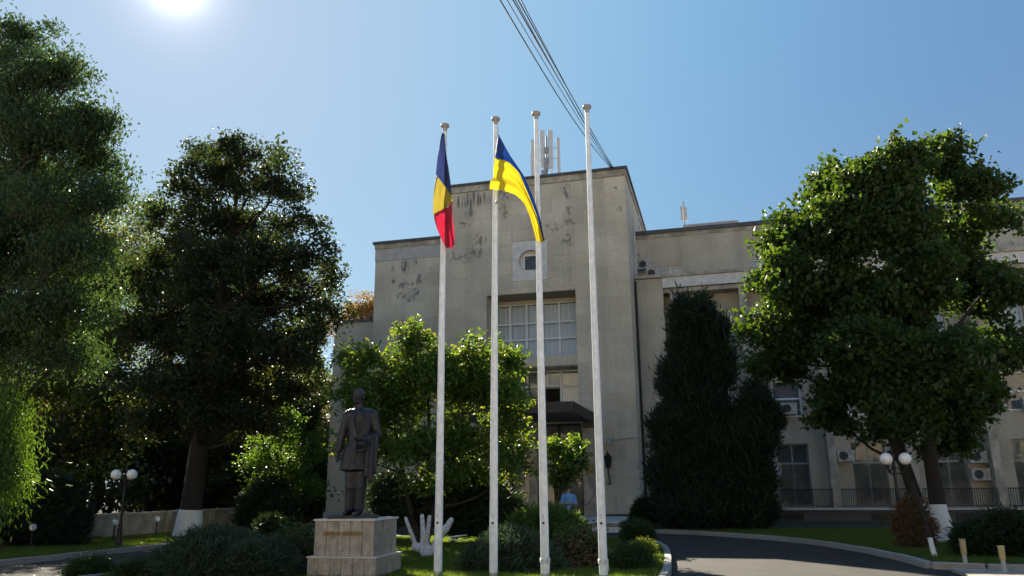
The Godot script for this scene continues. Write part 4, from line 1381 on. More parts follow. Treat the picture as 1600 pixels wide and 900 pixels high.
func ac_unit() -> Node3D:
	var a := thing("air_conditioner", Vector3.ZERO, "x", "air conditioner", "air conditioner units on the wing")
	var m := M.new()
	m.wall(0.17, -0.39, 0.39, 0.0, 0.55, [[-0.33, 0.15, 0.04, 0.51]], 0.05)
	m.quad(Vector3(-0.39, 0, 0.17), Vector3(-0.39, 0, -0.14), Vector3(-0.39, 0.55, -0.14), Vector3(-0.39, 0.55, 0.17), Vector3.LEFT)
	m.quad(Vector3(0.39, 0, 0.17), Vector3(0.39, 0, -0.14), Vector3(0.39, 0.55, -0.14), Vector3(0.39, 0.55, 0.17), Vector3.RIGHT)
	m.quad(Vector3(-0.39, 0.55, 0.17), Vector3(0.39, 0.55, 0.17), Vector3(0.39, 0.55, -0.14), Vector3(-0.39, 0.55, -0.14), Vector3.UP)
	m.quad(Vector3(-0.39, 0, 0.17), Vector3(0.39, 0, 0.17), Vector3(0.39, 0, -0.14), Vector3(-0.39, 0, -0.14), Vector3.DOWN)
	m.quad(Vector3(-0.39, 0, -0.14), Vector3(0.39, 0, -0.14), Vector3(0.39, 0.55, -0.14), Vector3(-0.39, 0.55, -0.14), Vector3.FORWARD)
	# face plate left open in a circle round the fan
	for i in 32:
		var p := []
		for k in [i, i + 1]:
			var t: float = TAU * k / 32.0
			var d := Vector3(cos(t), sin(t), 0)
			var s: float = 1.0 / maxf(absf(d.x) / 0.24, absf(d.y) / 0.235)
			p.append([Vector3(-0.09, 0.275, 0.168) + d * 0.215, Vector3(-0.09, 0.275, 0.168) + d * s])
		m.quad(p[0][0], p[1][0], p[1][1], p[0][1], Vector3.BACK)
	lp("casing", m, mats.ac, a)
	m = M.new()
	m.lathe([Vector2(0.0, 0.0), Vector2(0.215, 0.0)], 24, Transform3D(Basis(Vector3.RIGHT, PI / 2), Vector3(-0.09, 0.275, 0.06)))
	m.lathe([Vector2(0.0, 0.06), Vector2(0.05, 0.05), Vector2(0.06, 0.0)], 12, Transform3D(Basis(Vector3.RIGHT, PI / 2), Vector3(-0.09, 0.275, 0.08)))
	for i in 3:
		var t := TAU * i / 3.0
		var d := Vector3(cos(t), sin(t), 0)
		var e := Vector3(-sin(t), cos(t), 0)
		m.quad(Vector3(-0.09, 0.275, 0.09) + d * 0.04, Vector3(-0.09, 0.275, 0.12) + d * 0.2 - e * 0.04, Vector3(-0.09, 0.275, 0.09) + d * 0.2 + e * 0.1, Vector3(-0.09, 0.275, 0.07) + d * 0.06 + e * 0.04, Vector3.BACK)
	lp("fan", m, mats.ac_dark, a)
	m = M.new()
	for r in [0.06, 0.11, 0.16, 0.205]:
		var ring := []
		var rr := []
		for q in 21:
			ring.append(Vector3(-0.09 + r * cos(q * TAU / 20), 0.275 + r * sin(q * TAU / 20), 0.172))
			rr.append(0.005)
		m.tube(ring, rr, 4, false)
	lp("fan_guard", m, mats.frame_grey, a)
	m = M.new()
	for x in [-0.28, 0.28]:
		m.box(Vector3(x - 0.02, -0.04, -0.3), Vector3(x + 0.02, -0.005, 0.16))
	lp("bracket", m, mats.frame_grey, a)
	return a

func air_conditioners() -> void:
	var spots := [[2.25, 2.1, -38.44, "air conditioner beside the barred window next to the conifers"], [5.42, 2.66, -38.44, "air conditioner on the wall between pilaster and barred window behind the globe lamp"], [10.78, 2.52, -38.44, "upper of two stacked air conditioners beside the barred window behind the maple"], [10.78, 1.78, -38.44, "lower of two stacked air conditioners beside the barred window behind the maple"], [3.2, 4.86, -38.44, "air conditioner hanging under the white upper-floor window beside the conifers"], [-3.18, 12.63, -39.3, "air conditioner on brackets high beside the tower, upper of two"], [-2.72, 12.02, -38.9, "air conditioner standing on the ledge beside the tower"], [13.2, 4.75, -38.44, "air conditioner under the upper-floor window past the maple"]]
	var src: Node3D
	for i in spots.size():
		var s: Array = spots[i]
		var a: Node3D = ac_unit() if i == 0 else copy(src, Vector3.ZERO)
		if i == 0:
			src = a
		a.position = Vector3(s[0], s[1], s[2])
		a.set_meta("label", s[3])
		a.scale = Vector3.ONE * 0.92
	var m := M.new()
	var pts := []
	var rr := []
	for i in 12:
		var t := i / 11.0 * PI * 1.5
		pts.append(Vector3(0.16 * sin(t), 0.18 * cos(t), 0.0))
		rr.append(0.03)
	m.tube(pts, rr, 8)
	var h := thing("drain_hose", Vector3(3.85, 5.1, -38.6), "looped white hose beside the air conditioner under the white window", "hose")
	lp("hose", m, mats.white_paint, h)

# ---------------------------------------------------------------- walls and neighbours
func perimeter() -> void:
	var w := thing("perimeter_wall", Vector3(-20.5, 0, -22), "low beige rendered boundary wall with posts and capping along the lawn", "wall")
	var z := -8.0
	while z > -34.0:
		var m := M.new()
		m.box(Vector3(-20.62, 0.0, z - 2.58), Vector3(-20.5, 0.84, z - 0.02))
		wp("panel", m, mats.plaster_b, w)
		m = M.new()
		m.box(Vector3(-20.68, 0.0, z - 0.14), Vector3(-20.42, 0.9, z + 0.14))
		wp("post", m, mats.plaster, w)
		m = M.new()
		m.box(Vector3(-20.7, 0.845, z - 2.44), Vector3(-20.42, 0.9, z - 0.15))
		wp("capping", m, mats.band, w)
		z -= 2.6
	# boards propped against the wall beside the whitewashed trunk
	for q in [[-19.9, -26.2, 0.25, "weathered board leaning on the boundary wall beside the whitewashed trunk"], [-19.95, -30.4, 0.4, "pale board leaning on the far end of the boundary wall"]]:
		var bd := thing("leaning_board", Vector3(q[0], 0.1, q[1]), q[3], "board")
		var bm := M.new()
		bm.obox(Vector3(-0.2, 0.42, 0.0), Vector3(0.02, 0.01, 0), Vector3(-0.19, 0.42, -q[2]), Vector3(0, 0.02, 0.1))
		lp("plank", bm, mats.kerb_b, bd)
	var hs := thing("neighbour_house", Vector3(-33, 0, -50), "pale house behind the trees beyond the boundary wall", "house")
	var m2 := M.new()
	m2.wall(-46.0, -40.0, -24.0, 0.0, 6.2, [[-38.0, -36.8, 3.6, 5.2], [-34.5, -33.3, 3.6, 5.2], [-31, -29.8, 3.6, 5.2], [-28, -26.8, 3.6, 5.2], [-34.5, -33.3, 0.8, 2.4], [-28, -26.8, 0.8, 2.4]], 0.2)
	m2.quad(Vector3(-24, 0, -46), Vector3(-24, 0, -54), Vector3(-24, 6.2, -54), Vector3(-24, 6.2, -46), Vector3.RIGHT)
	m2.quad(Vector3(-40, 0, -46), Vector3(-40, 0, -54), Vector3(-40, 6.2, -54), Vector3(-40, 6.2, -46), Vector3.LEFT)
	m2.quad(Vector3(-40, 0, -54), Vector3(-24, 0, -54), Vector3(-24, 6.2, -54), Vector3(-40, 6.2, -54), Vector3.FORWARD)
	wp("wall", m2, mats.white_stone, hs)
	m2 = M.new()
	var a := Vector3(-40.5, 6.1, -45.6)
	var b := Vector3(-23.5, 6.1, -45.6)
	m2.quad(a, b, Vector3(-26, 8.4, -50), Vector3(-38, 8.4, -50), Vector3(0, 1, 1))
	m2.quad(a + Vector3(0, 0, -8.8), b + Vector3(0, 0, -8.8), Vector3(-26, 8.4, -50), Vector3(-38, 8.4, -50), Vector3(0, 1, -1))
	m2.flat(b, b + Vector3(0, 0, -8.8), Vector3(-26, 8.4, -50), Vector3.RIGHT)
	m2.flat(a, a + Vector3(0, 0, -8.8), Vector3(-38, 8.4, -50), Vector3.LEFT)
	wp("roof", m2, mats.dry[1], hs)
	for q in [[-38.0, 3.6], [-34.5, 3.6], [-31.0, 3.6], [-28.0, 3.6], [-34.5, 0.8], [-28.0, 0.8]]:
		var f := M.new()
		f.wall(-46.12, q[0], q[0] + 1.2, q[1], q[1] + 1.6, [[q[0] + 0.08, q[0] + 0.57, q[1] + 0.08, q[1] + 1.52], [q[0] + 0.63, q[0] + 1.12, q[1] + 0.08, q[1] + 1.52]], 0.04)
		var o := wp("window", f, mats.frame, hs)
		f = M.new()
		f.quad(Vector3(q[0], q[1], -46.15), Vector3(q[0] + 1.2, q[1], -46.15), Vector3(q[0] + 1.2, q[1] + 1.6, -46.15), Vector3(q[0], q[1] + 1.6, -46.15), Vector3.BACK)
		wp("pane", f, mats.glass, o)

# unseen sunlit block added behind the viewer to throw warm light on the shaded front
func opposite() -> void:
	var o := thing("added_bounce_building", Vector3(0, 0, 26), "unseen cream block added to bounce warm light onto the office building", "building")
	var holes := []
	for i in 16:
		for j in 5:
			holes.append([-46.0 + i * 6.0, -44.2 + i * 6.0, 1.6 + j * 3.2, 3.2 + j * 3.2])
	var m := M.new()
	m.wall(0.0, -48, 48, 0, 17.5, holes, 0.25)
	m.quad(Vector3(-48, 0, 0), Vector3(-48, 0, -10), Vector3(-48, 17.5, -10), Vector3(-48, 17.5, 0), Vector3.LEFT)
	m.quad(Vector3(48, 0, 0), Vector3(48, 0, -10), Vector3(48, 17.5, -10), Vector3(48, 17.5, 0), Vector3.RIGHT)
	m.quad(Vector3(-48, 0, -10), Vector3(48, 0, -10), Vector3(48, 17.5, -10), Vector3(-48, 17.5, -10), Vector3.FORWARD)
	lp("wall", m, mats.cream, o)
	m = M.new()
	m.box(Vector3(-48.3, 17.5, -10.3), Vector3(48.3, 17.8, 0.3))
	lp("roof", m, mats.coping, o)
	for h in holes:
		var f := M.new()
		f.wall(-0.2, h[0], h[1], h[2], h[3], [[h[0] + 0.08, h[0] + 0.86, h[2] + 0.08, h[3] - 0.08], [h[0] + 0.94, h[1] - 0.08, h[2] + 0.08, h[3] - 0.08]], 0.05)
		var w := lp("window", f, mats.frame, o)
		f = M.new()
		f.quad(Vector3(h[0], h[2], -0.23), Vector3(h[1], h[2], -0.23), Vector3(h[1], h[3], -0.23), Vector3(h[0], h[3], -0.23), Vector3.BACK)
		lp("pane", f, mats.glass, w)
	o.rotation.y = PI
	var leaves := clump(30, 0.9, 0.3, 0.22, mats.lime, 0.2, 95)
	var lobes := []
	for i in 12:
		lobes.append([-4.0 + i * 4.2, 2.3 + 0.5 * sin(i * 2.0), 19.0 + 0.6 * sin(i * 1.3), 2.6, 2.3, 1.3])
	var h := thing("street_hedge", Vector3(19, 0, 19), "tall sunlit hedge along the street in front of the added block", "hedge")
	scatter("foliage", leaves, crown_spots(lobes, 2200, 3.0, -0.4, 1.5, 77, h.position, 0.7, 1.2, false, 0.05), h)

# ---------------------------------------------------------------- roof
func roof_things() -> void:
	var a := thing("antenna_mast", Vector3(-7.95, 17.1, -37.5), "cluster of white mobile phone antenna panels on the tower roof", "antenna")
	var m := M.new()
	m.tube([Vector3(0.05, 0, 0), Vector3(0.05, 2.9, 0)], [0.06, 0.05], 8)
	for x in [-0.58, -0.2, 0.3, 0.62]:
		m.tube([Vector3(x, 0, -0.06), Vector3(x, 2.5, -0.06)], [0.03, 0.03], 6)
	for y in [0.7, 1.6, 2.2]:
		m.tube([Vector3(-0.7, y, -0.06), Vector3(0.7, y, -0.06)], [0.025, 0.025], 6)
	m.tube([Vector3(-0.85, 0.2, 0.0), Vector3(-0.85, 2.0, 0.0)], [0.012, 0.012], 5)
	lp("frame", m, mats.steel, a)
	for p in [[-0.7, 0.4, 2.75, 0.2], [-0.16, 1.05, 3.22, 0.27], [0.28, 0.95, 3.16, 0.28], [0.7, 0.3, 2.7, 0.19]]:
		m = M.new()
		var w: float = p[3] * 0.5
		var prof := []
		for k in 9:
			var t := PI * k / 8.0
			prof.append(Vector2(cos(t) * w, 0.05 + sin(t) * w * 0.7))
		for k in 8:
			var q: Vector2 = prof[k]
			var s: Vector2 = prof[k + 1]
			m.quad(Vector3(p[0] + q.x, p[1], q.y), Vector3(p[0] + s.x, p[1], s.y), Vector3(p[0] + s.x, p[2], s.y), Vector3(p[0] + q.x, p[2], q.y), Vector3(q.x + s.x, 0, q.y + s.y))
			m.flat(Vector3(p[0], p[2], 0.05), Vector3(p[0] + q.x, p[2], q.y), Vector3(p[0] + s.x, p[2], s.y), Vector3.UP)
			m.flat(Vector3(p[0], p[1], 0.05), Vector3(p[0] + q.x, p[1], q.y), Vector3(p[0] + s.x, p[1], s.y), Vector3.DOWN)
		m.quad(Vector3(p[0] - w, p[1], 0.05), Vector3(p[0] + w, p[1], 0.05), Vector3(p[0] + w, p[2], 0.05), Vector3(p[0] - w, p[2], 0.05), Vector3.FORWARD)
		lp("antenna_panel", m, mats.antenna, a)
	for p in [[0.06, 1.9, 0.09], [0.05, 1.3, 0.11], [0.02, 0.9, 0.1], [-0.1, 0.6, 0.13]]:
		m = M.new()
		m.box(Vector3(p[0] - p[2], p[1], -0.02), Vector3(p[0] + p[2], p[1] + 0.3, 0.16))
		lp("radio_unit", m, mats.frame_grey, a)
	var b := thing("antenna_mast", Vector3(-1.02, 15.22, -41), "single slim antenna mast on the roof box of the wing", "antenna")
	m = M.new()
	m.tube([Vector3.ZERO, Vector3(0, 1.6, 0)], [0.035, 0.03], 6)
	lp("mast", m, mats.steel, b)
	for p in [[-0.12, 0.45, 1.25], [0.1, 0.4, 1.2], [0.0, 0.6, 1.4]]:
		m = M.new()
		m.box(Vector3(p[0] - 0.06, p[1], -0.04 + absf(p[0])), Vector3(p[0] + 0.06, p[2], 0.06 + absf(p[0])))
		lp("antenna_panel", m, mats.antenna, b)
	var c := thing("antenna_mast", Vector3(-3.4, 14.8, -39.7), "small thin aerial on the wing roof against the tower", "antenna")
	m = M.new()
	m.tube([Vector3.ZERO, Vector3(0, 0.95, 0)], [0.02, 0.015], 6)
	lp("mast", m, mats.steel, c)
	m = M.new()
	m.box(Vector3(-0.07, 0.35, -0.05), Vector3(0.07, 0.62, 0.05))
	m.box(Vector3(-0.05, 0.75, -0.04), Vector3(0.05, 0.92, 0.04))
	lp("antenna_panel", m, mats.antenna, c)
	# wires from the tower roof over the forecourt to the street
	var ends := [[-4.06, -14.66], [-3.92, -14.7], [-3.8, -14.73], [-3.74, -14.75], [-3.69, -14.76], [-3.615, -14.78]]
	for i in ends.size():
		var s := Vector3(-4.35 + 0.03 * i, 17.12, -35.9)
		var q := Vector3(ends[i][0], 12.3, ends[i][1])
		var d := q - s
		var e := s + d * 2.1
		m = M.new()
		var pts := []
		var rr := []
		for k in 25:
			var t := k / 24.0
			var sag := -0.12 * (1.0 + 0.6 * sin(i * 2.7)) * sin(t * TAU) if i > 0 else -0.35 * sin(t * TAU)
			pts.append(s.lerp(e, t) + Vector3(0, sag, 0) - s)
			rr.append(0.011 if i % 2 else 0.017)
		m.tube(pts, rr, 5)
		var w := thing("overhead_cable", s, "lone thin overhead cable sagging apart below the bundle from the tower roof" if i == 0 else "black overhead cable in the tight bundle from the tower roof corner", "cable", "bundle of overhead cables")
		lp("cable", m, mats.cable, w)

# ---------------------------------------------------------------- flags
func flagpoles() -> void:
	var spots := [[-5.08, -5.09, "white flagpole carrying the blue, yellow and red flag"], [-3.98, -4.05, "white flagpole carrying the blue and yellow flag"], [-3.13, -3.11, "bare white flagpole next to the pole with blue and yellow flag"], [-2.09, -2.09, "bare white flagpole at the end of the row beside the curved drive"]]
	var first: Node3D
	for i in 4:
		var s: Array = spots[i]
		var at := Vector3(s[1], 0.1, -13.9)
		var p: Node3D
		if i == 0:
			p = thing("flagpole", at, s[2], "flagpole", "row of white flagpoles")
			first = p
			var m := M.new()
			m.lathe([Vector2(0.076, 0.0), Vector2(0.073, 1.6), Vector2(0.062, 4.5), Vector2(0.042, 8.78)], 20)
			lp("pole", m, mats.pole_paint, p)
			m = M.new()
			m.lathe([Vector2(0.042, 8.74), Vector2(0.046, 8.78), Vector2(0.05, 8.82), Vector2(0.08, 8.845), Vector2(0.092, 8.87), Vector2(0.085, 8.9), Vector2(0.05, 8.92), Vector2(0.0, 8.93)], 20)
			lp("cap", m, mats.pole_cap, p)
			m = M.new()
			m.box(Vector3(-0.018, 0.92, 0.07), Vector3(0.02, 0.96, 0.082))
			lp("lock", m, mats.iron, p)
			m = M.new()
			m.box(Vector3(-0.006, 1.03, 0.07), Vector3(0.006, 1.045, 0.079))
			m.box(Vector3(-0.006, 1.07, 0.07), Vector3(0.006, 1.085, 0.079))
			lp("rivet", m, mats.iron, p)
			m = M.new()
			m.lathe([Vector2(0.14, 0.0), Vector2(0.14, 0.02), Vector2(0.08, 0.03), Vector2(0.078, 0.1)], 20)
			lp("base_plate", m, mats.steel, p)
		else:
			p = copy(first, at)
			p.set_meta("label", s[2])
		p.rotation.z = -(s[0] - s[1]) / 8.9
		if i >= 2:
			var m := M.new()
			for k in 5:
				var ring := []
				var rr := []
				for q in 17:
					ring.append(Vector3(cos(q * TAU / 16) * 0.083, 0.28 + k * 0.014 + 0.012 * sin(q * 2.0 + k), sin(q * TAU / 16) * 0.083))
					rr.append(0.008)
				m.tube(ring, rr, 5, false)
			m.tube([Vector3(0.05, 0.34, 0.08), Vector3(0.09, 0.36, 0.09), Vector3(0.1, 0.2, 0.1), Vector3(0.07, 0.12, 0.09)], [0.008, 0.008, 0.007, 0.006], 5)
			lp("rope", m, mats.whitewash, p)
	# cloth between two edge curves; folds run down the cloth
	var cloth := func(m: M, A: Array, B: Array, t0: Vector2, t1: Vector2, fold: float, ph: float) -> void:
		var ca := Curve3D.new()
		var cb := Curve3D.new()
		for p in A: ca.add_point(p)
		for p in B: cb.add_point(p)
		var n := 26
		var w := 14
		var P := func(i: int, k: int) -> Vector3:
			var u := k / float(w)
			var v := i / float(n)
			var a := ca.sample_baked(lerpf(t0.x, t1.x, v) * ca.get_baked_length())
			var b := cb.sample_baked(lerpf(t0.y, t1.y, v) * cb.get_baked_length())
			var q := a.lerp(b, u)
			q.z += fold * (sin(u * 7.0 + ph + v * 1.3) * 0.6 + sin(u * 15.0 + v * 3.0 + ph * 2.0) * 0.3 + sin(u * 26.0 - v * 5.0 + ph) * 0.12 + 0.3 * sin(v * 4.0 + u * 2.0))
			return q
		for i in n:
			for k in w:
				var q := [P.call(i, k), P.call(i, k + 1), P.call(i + 1, k + 1), P.call(i + 1, k)]
				var nn := []
				for c in [[i, k], [i, k + 1], [i + 1, k + 1], [i + 1, k]]:
					var dx: Vector3 = P.call(c[0], mini(c[1] + 1, w)) - P.call(c[0], maxi(c[1] - 1, 0))
					var dy: Vector3 = P.call(mini(c[0] + 1, n), c[1]) - P.call(maxi(c[0] - 1, 0), c[1])
					var g := dx.cross(dy).normalized()
					nn.append(g if g.z > 0.0 else -g)
				m.tri(q[0], q[1], q[2], nn[0], nn[1], nn[2])
				m.tri(q[0], q[2], q[3], nn[0], nn[2], nn[3])
	var clothmat := func(r: float, g: float, b: float) -> StandardMaterial3D:
		var c := mat(r, g, b, 0.8)
		c.backlight_enabled = true
		c.backlight = lin(r * 1.1, g * 1.1, b * 1.1)
		return c
	var blue: StandardMaterial3D = clothmat.call(0.002, 0.024, 0.14)
	var navy: StandardMaterial3D = clothmat.call(0.012, 0.02, 0.075)
	var yellow: StandardMaterial3D = clothmat.call(0.46, 0.37, 0.012)
	var ochre: StandardMaterial3D = clothmat.call(0.2, 0.16, 0.02)
	var red: StandardMaterial3D = clothmat.call(0.26, 0.008, 0.028)
	var top := [Vector3(-3.869, 8.535, -13.720), Vector3(-3.633, 8.046, -13.720), Vector3(-3.350, 7.576, -13.720), Vector3(-3.164, 7.087, -13.720), Vector3(-3.044, 6.680, -13.720), Vector3(-2.965, 6.206, -13.720)]
	var mid := [Vector3(-3.938, 8.001, -13.720), Vector3(-3.660, 7.898, -13.720), Vector3(-3.440, 7.640, -13.720), Vector3(-3.278, 7.205, -13.720), Vector3(-3.106, 6.712, -13.720), Vector3(-2.990, 6.196, -13.720)]
	var bot := [Vector3(-4.045, 7.357, -13.720), Vector3(-3.783, 7.301, -13.720), Vector3(-3.523, 7.192, -13.720), Vector3(-3.357, 7.015, -13.720), Vector3(-3.258, 6.754, -13.720), Vector3(-3.128, 6.209, -13.720)]
	var f2 := thing("flag", Vector3(-4.02, 7.3, -13.72), "blue over yellow flag blown out from the second pole", "flag", "")
	var m2 := M.new()
	cloth.call(m2, top, mid, Vector2(0, 0), Vector2(1, 1), 0.03, 0.4)
	wp("blue_stripe", m2, blue, f2)
	m2 = M.new()
	cloth.call(m2, mid, bot, Vector2(0, 0), Vector2(1, 1), 0.085, 1.4)
	wp("yellow_stripe", m2, yellow, f2)
	m2 = M.new()
	m2.tube([Vector3(-3.9, 8.75, -13.82), Vector3(-3.87, 8.53, -13.72), Vector3(-3.92, 8.2, -13.74), Vector3(-3.94, 8.0, -13.74)], [0.006, 0.006, 0.012, 0.006], 5)
	wp("halyard", m2, mats.white_paint, f2)
	m2 = M.new()
	m2.ball(Vector3(-3.93, 7.12, -13.79), Vector3(0.03, 0.04, 0.03), 8)
	wp("halyard_clip", m2, mats.steel, f2)
	var L := [Vector3(-5.059, 8.692, -13.72), Vector3(-5.134, 8.176, -13.72), Vector3(-5.195, 7.678, -13.72), Vector3(-5.215, 7.239, -13.72), Vector3(-5.222, 6.898, -13.72), Vector3(-5.123, 6.619, -13.72), Vector3(-4.942, 6.229, -13.72)]
	var Rr := [Vector3(-5.031, 8.717, -13.72), Vector3(-4.954, 8.111, -13.72), Vector3(-4.849, 7.405, -13.72), Vector3(-4.818, 7.06, -13.72), Vector3(-4.815, 6.79, -13.72), Vector3(-4.785, 6.52, -13.72), Vector3(-4.769, 6.266, -13.72)]
	var f1 := thing("flag", Vector3(-5.06, 6.3, -13.72), "blue, yellow and red flag hanging limp from the first pole", "flag", "")
	m2 = M.new()
	cloth.call(m2, L, Rr, Vector2(0, 0), Vector2(0.355, 0.575), 0.085, 0.0)
	wp("blue_stripe", m2, navy, f1)
	m2 = M.new()
	cloth.call(m2, L, Rr, Vector2(0.355, 0.575), Vector2(0.7, 0.63), 0.085, 0.0)
	wp("yellow_stripe", m2, ochre, f1)
	m2 = M.new()
	cloth.call(m2, L, Rr, Vector2(0.7, 0.63), Vector2(1, 1), 0.085, 0.0)
	wp("red_stripe", m2, red, f1)

# ---------------------------------------------------------------- statue
func monument() -> void:
	var at := Vector3(-6.79, 0.1, -14.05)
	var p := thing("statue_pedestal", at, "streaked marble pedestal in two tiers with gilt lettering under the bronze statue", "pedestal", "", 0.05)
	var m := M.new()
	m.box(Vector3(-0.54, 0.0, -0.54), Vector3(0.54, 0.98, 0.54))
	lp("core", m, mats.joint, p)
	var k := 0
	for tier in [[0.66, 0.0, 0.345, 6], [0.58, 0.365, 0.985, 5]]:
		var h: float = tier[0]
		var n: int = tier[3]
		for s in 4:
			var turn := Basis(Vector3.UP, s * PI / 2)
			for i in n:
				m = M.new()
				m.slab(Vector3(-h + i * 2.0 * h / n + 0.003, tier[1], h - 0.06), Vector3(-h + (i + 1) * 2.0 * h / n - 0.003, tier[2], h + rng.randf_range(-0.003, 0.003)), 0.004)
				var o := lp("marble_slab", m, mats.marble[rng.randi() % 4], p)
				o.basis = turn
				k += 1
	m = M.new()
	m.box(Vector3(-0.675, 0.345, -0.675), Vector3(0.675, 0.366, 0.675))
	lp("ledge", m, mats.marble_edge, p)
	m = M.new()
	m.box(Vector3(-0.605, 0.985, -0.605), Vector3(0.605, 1.015, 0.605))
	lp("top_slab", m, mats.marble_edge, p)
	var tm := TextMesh.new()
	var f := SystemFont.new()
	f.font_names = PackedStringArray(["Droid Sans"])
	f.font_weight = 700
	tm.font = f
	tm.text = "NICOLAE TITULESCU"
	tm.font_size = 32
	tm.pixel_size = 0.0031
	tm.depth = 0.02
	tm.curve_step = 4.0
	var t := instance("lettering", tm, mats.gold, p)
	t.position = Vector3(-0.02, 0.76, 0.595)
	var bx := tm.get_aabb().size.x
	if bx > 0.0:
		t.scale = Vector3(0.76 / bx, 1.0, 1.0)
	# bronze figure
	var s := thing("statue", at + Vector3(-0.1, 1.015, 0), "dark bronze statue of a standing man in a long coat, hat held at his waist", "statue", "", 0.4)
	m = M.new()
	m.box(Vector3(-0.44, 0.0, -0.34), Vector3(0.48, 0.05, 0.38))
	lp("base_plate", m, mats.bronze, s)
	m = M.new()
	var lift := Vector3(0, 0.05, 0)
	var v := func(x: float, y: float, z: float) -> Vector3: return Vector3(x, y, z) + lift
	var pr := [
		# legs and shoes
		[v.call(-0.06, 0.98, 0.0), v.call(-0.06, 0.52, 0.03), 0.135, 0.105], [v.call(-0.06, 0.52, 0.03), v.call(-0.07, 0.1, 0.0), 0.105, 0.09],
		[v.call(0.12, 0.98, 0.0), v.call(0.13, 0.54, 0.08), 0.135, 0.105], [v.call(0.13, 0.54, 0.08), v.call(0.11, 0.1, 0.06), 0.105, 0.09],
		[v.call(-0.07, 0.06, 0.0), v.call(-0.14, 0.045, 0.21), 0.06, 0.045], [v.call(0.11, 0.06, 0.06), v.call(0.1, 0.045, 0.29), 0.06, 0.045],
		# long jacket
		[v.call(0.07, 1.82, 0.0), v.call(0.06, 1.4, 0.0), 0.235, 0.215, 1.35], [v.call(-0.12, 1.9, -0.01), v.call(0.27, 1.9, -0.01), 0.115, 0.115, 1.1],
		[v.call(0.06, 1.42, 0.0), v.call(0.02, 0.86, 0.02), 0.215, 0.265, 1.25, 0.88],
		[v.call(-0.07, 1.2, 0.05), v.call(-0.1, 0.86, 0.08), 0.16, 0.19, 1.2, 0.88],
		# hanging arm with gloves
		[v.call(-0.18, 1.88, -0.01), v.call(-0.27, 1.52, -0.02), 0.095, 0.08], [v.call(-0.27, 1.52, -0.02), v.call(-0.32, 1.2, 0.05), 0.08, 0.058],
		# bent arm
		[v.call(0.33, 1.88, -0.02), v.call(0.42, 1.5, 0.0), 0.1, 0.085], [v.call(0.42, 1.5, 0.0), v.call(0.16, 1.42, 0.26), 0.085, 0.055],
		# neck
		[v.call(0.04, 2.0, 0.0), v.call(0.03, 2.16, 0.02), 0.085, 0.075],
		# coat folded over the forearm
		[v.call(0.25, 1.44, 0.2), v.call(0.23, 0.74, 0.2), 0.05, 0.045], [v.call(0.32, 1.47, 0.16), v.call(0.31, 0.64, 0.17), 0.055, 0.05], [v.call(0.4, 1.5, 0.1), v.call(0.38, 0.8, 0.12), 0.055, 0.04],
		[v.call(0.28, 1.45, -0.0), v.call(0.3, 0.9, 0.02), 0.06, 0.05],
	]
	net(pr, 0.022, 0.03, m)
	# head turned towards the hanging arm, with brow, nose, chin, ears and combed hair
	var turn := Transform3D(Basis(Vector3.UP, -0.55), v.call(0.025, 2.24, 0.02))
	var e := func(x: float, y: float, z: float) -> Vector3: return Vector3(x, y, z)
	net([[e.call(0, 0.03, -0.02), e.call(0, 0.04, 0.01), 0.112, 0.108], [e.call(0, -0.05, 0.03), e.call(0, -0.085, 0.055), 0.085, 0.055], [e.call(0, 0.005, 0.112), e.call(0, -0.03, 0.132), 0.012, 0.02],
		[e.call(-0.05, 0.03, 0.098), e.call(0.05, 0.03, 0.098), 0.016, 0.016], [e.call(-0.04, -0.012, 0.085), e.call(-0.042, -0.014, 0.088), 0.02, 0.02], [e.call(0.04, -0.012, 0.085), e.call(0.042, -0.014, 0.088), 0.02, 0.02],
		[e.call(-0.022, -0.068, 0.103), e.call(0.022, -0.068, 0.103), 0.011, 0.011], [e.call(-0.115, 0.0, -0.01), e.call(-0.118, -0.04, 0.0), 0.018, 0.014], [e.call(0.115, 0.0, -0.01), e.call(0.118, -0.04, 0.0), 0.018, 0.014],
		[e.call(0, 0.09, 0.05), e.call(0.0, 0.085, -0.08), 0.075, 0.08], [e.call(0, -0.12, 0.0), e.call(0, -0.06, -0.01), 0.075, 0.08]], 0.009, 0.014, m, turn)
	# hands: palm, four fingers and thumb each
	var hand := func(xf: Transform3D, curl: float) -> void:
		var pp := [[Vector3(0, 0, 0), Vector3(0, -0.07, 0.0), 0.03, 0.042, 1.3]]
		for i in 4:
			var x := -0.036 + 0.024 * i
			var l: float = [0.045, 0.055, 0.052, 0.04][i]
			var k1 := Vector3(x, -0.095, 0.0)
			var k2 := k1 + Vector3(0, -l * cos(curl), l * sin(curl))
			var k3 := k2 + Vector3(0, -l * 0.8 * cos(curl * 2.0), l * 0.8 * sin(curl * 2.0))
			pp.append([k1, k2, 0.0125, 0.012]); pp.append([k2, k3, 0.012, 0.01])
		pp.append([Vector3(0.035, -0.03, 0.01), Vector3(0.06, -0.075, 0.035), 0.015, 0.013]); pp.append([Vector3(0.06, -0.075, 0.035), Vector3(0.05, -0.11, 0.055), 0.013, 0.011])
		net(pp, 0.008, 0.008, m, xf)
	hand.call(Transform3D(Basis(Vector3.UP, 1.2) * Basis(Vector3.RIGHT, -0.2), v.call(-0.325, 1.17, 0.06)), 0.6)
	hand.call(Transform3D(Basis(Vector3.BACK, -1.45) * Basis(Vector3.UP, 0.4), v.call(0.14, 1.43, 0.28)), 0.5)
	lp("figure", m, mats.bronze, s)
	m = M.new()
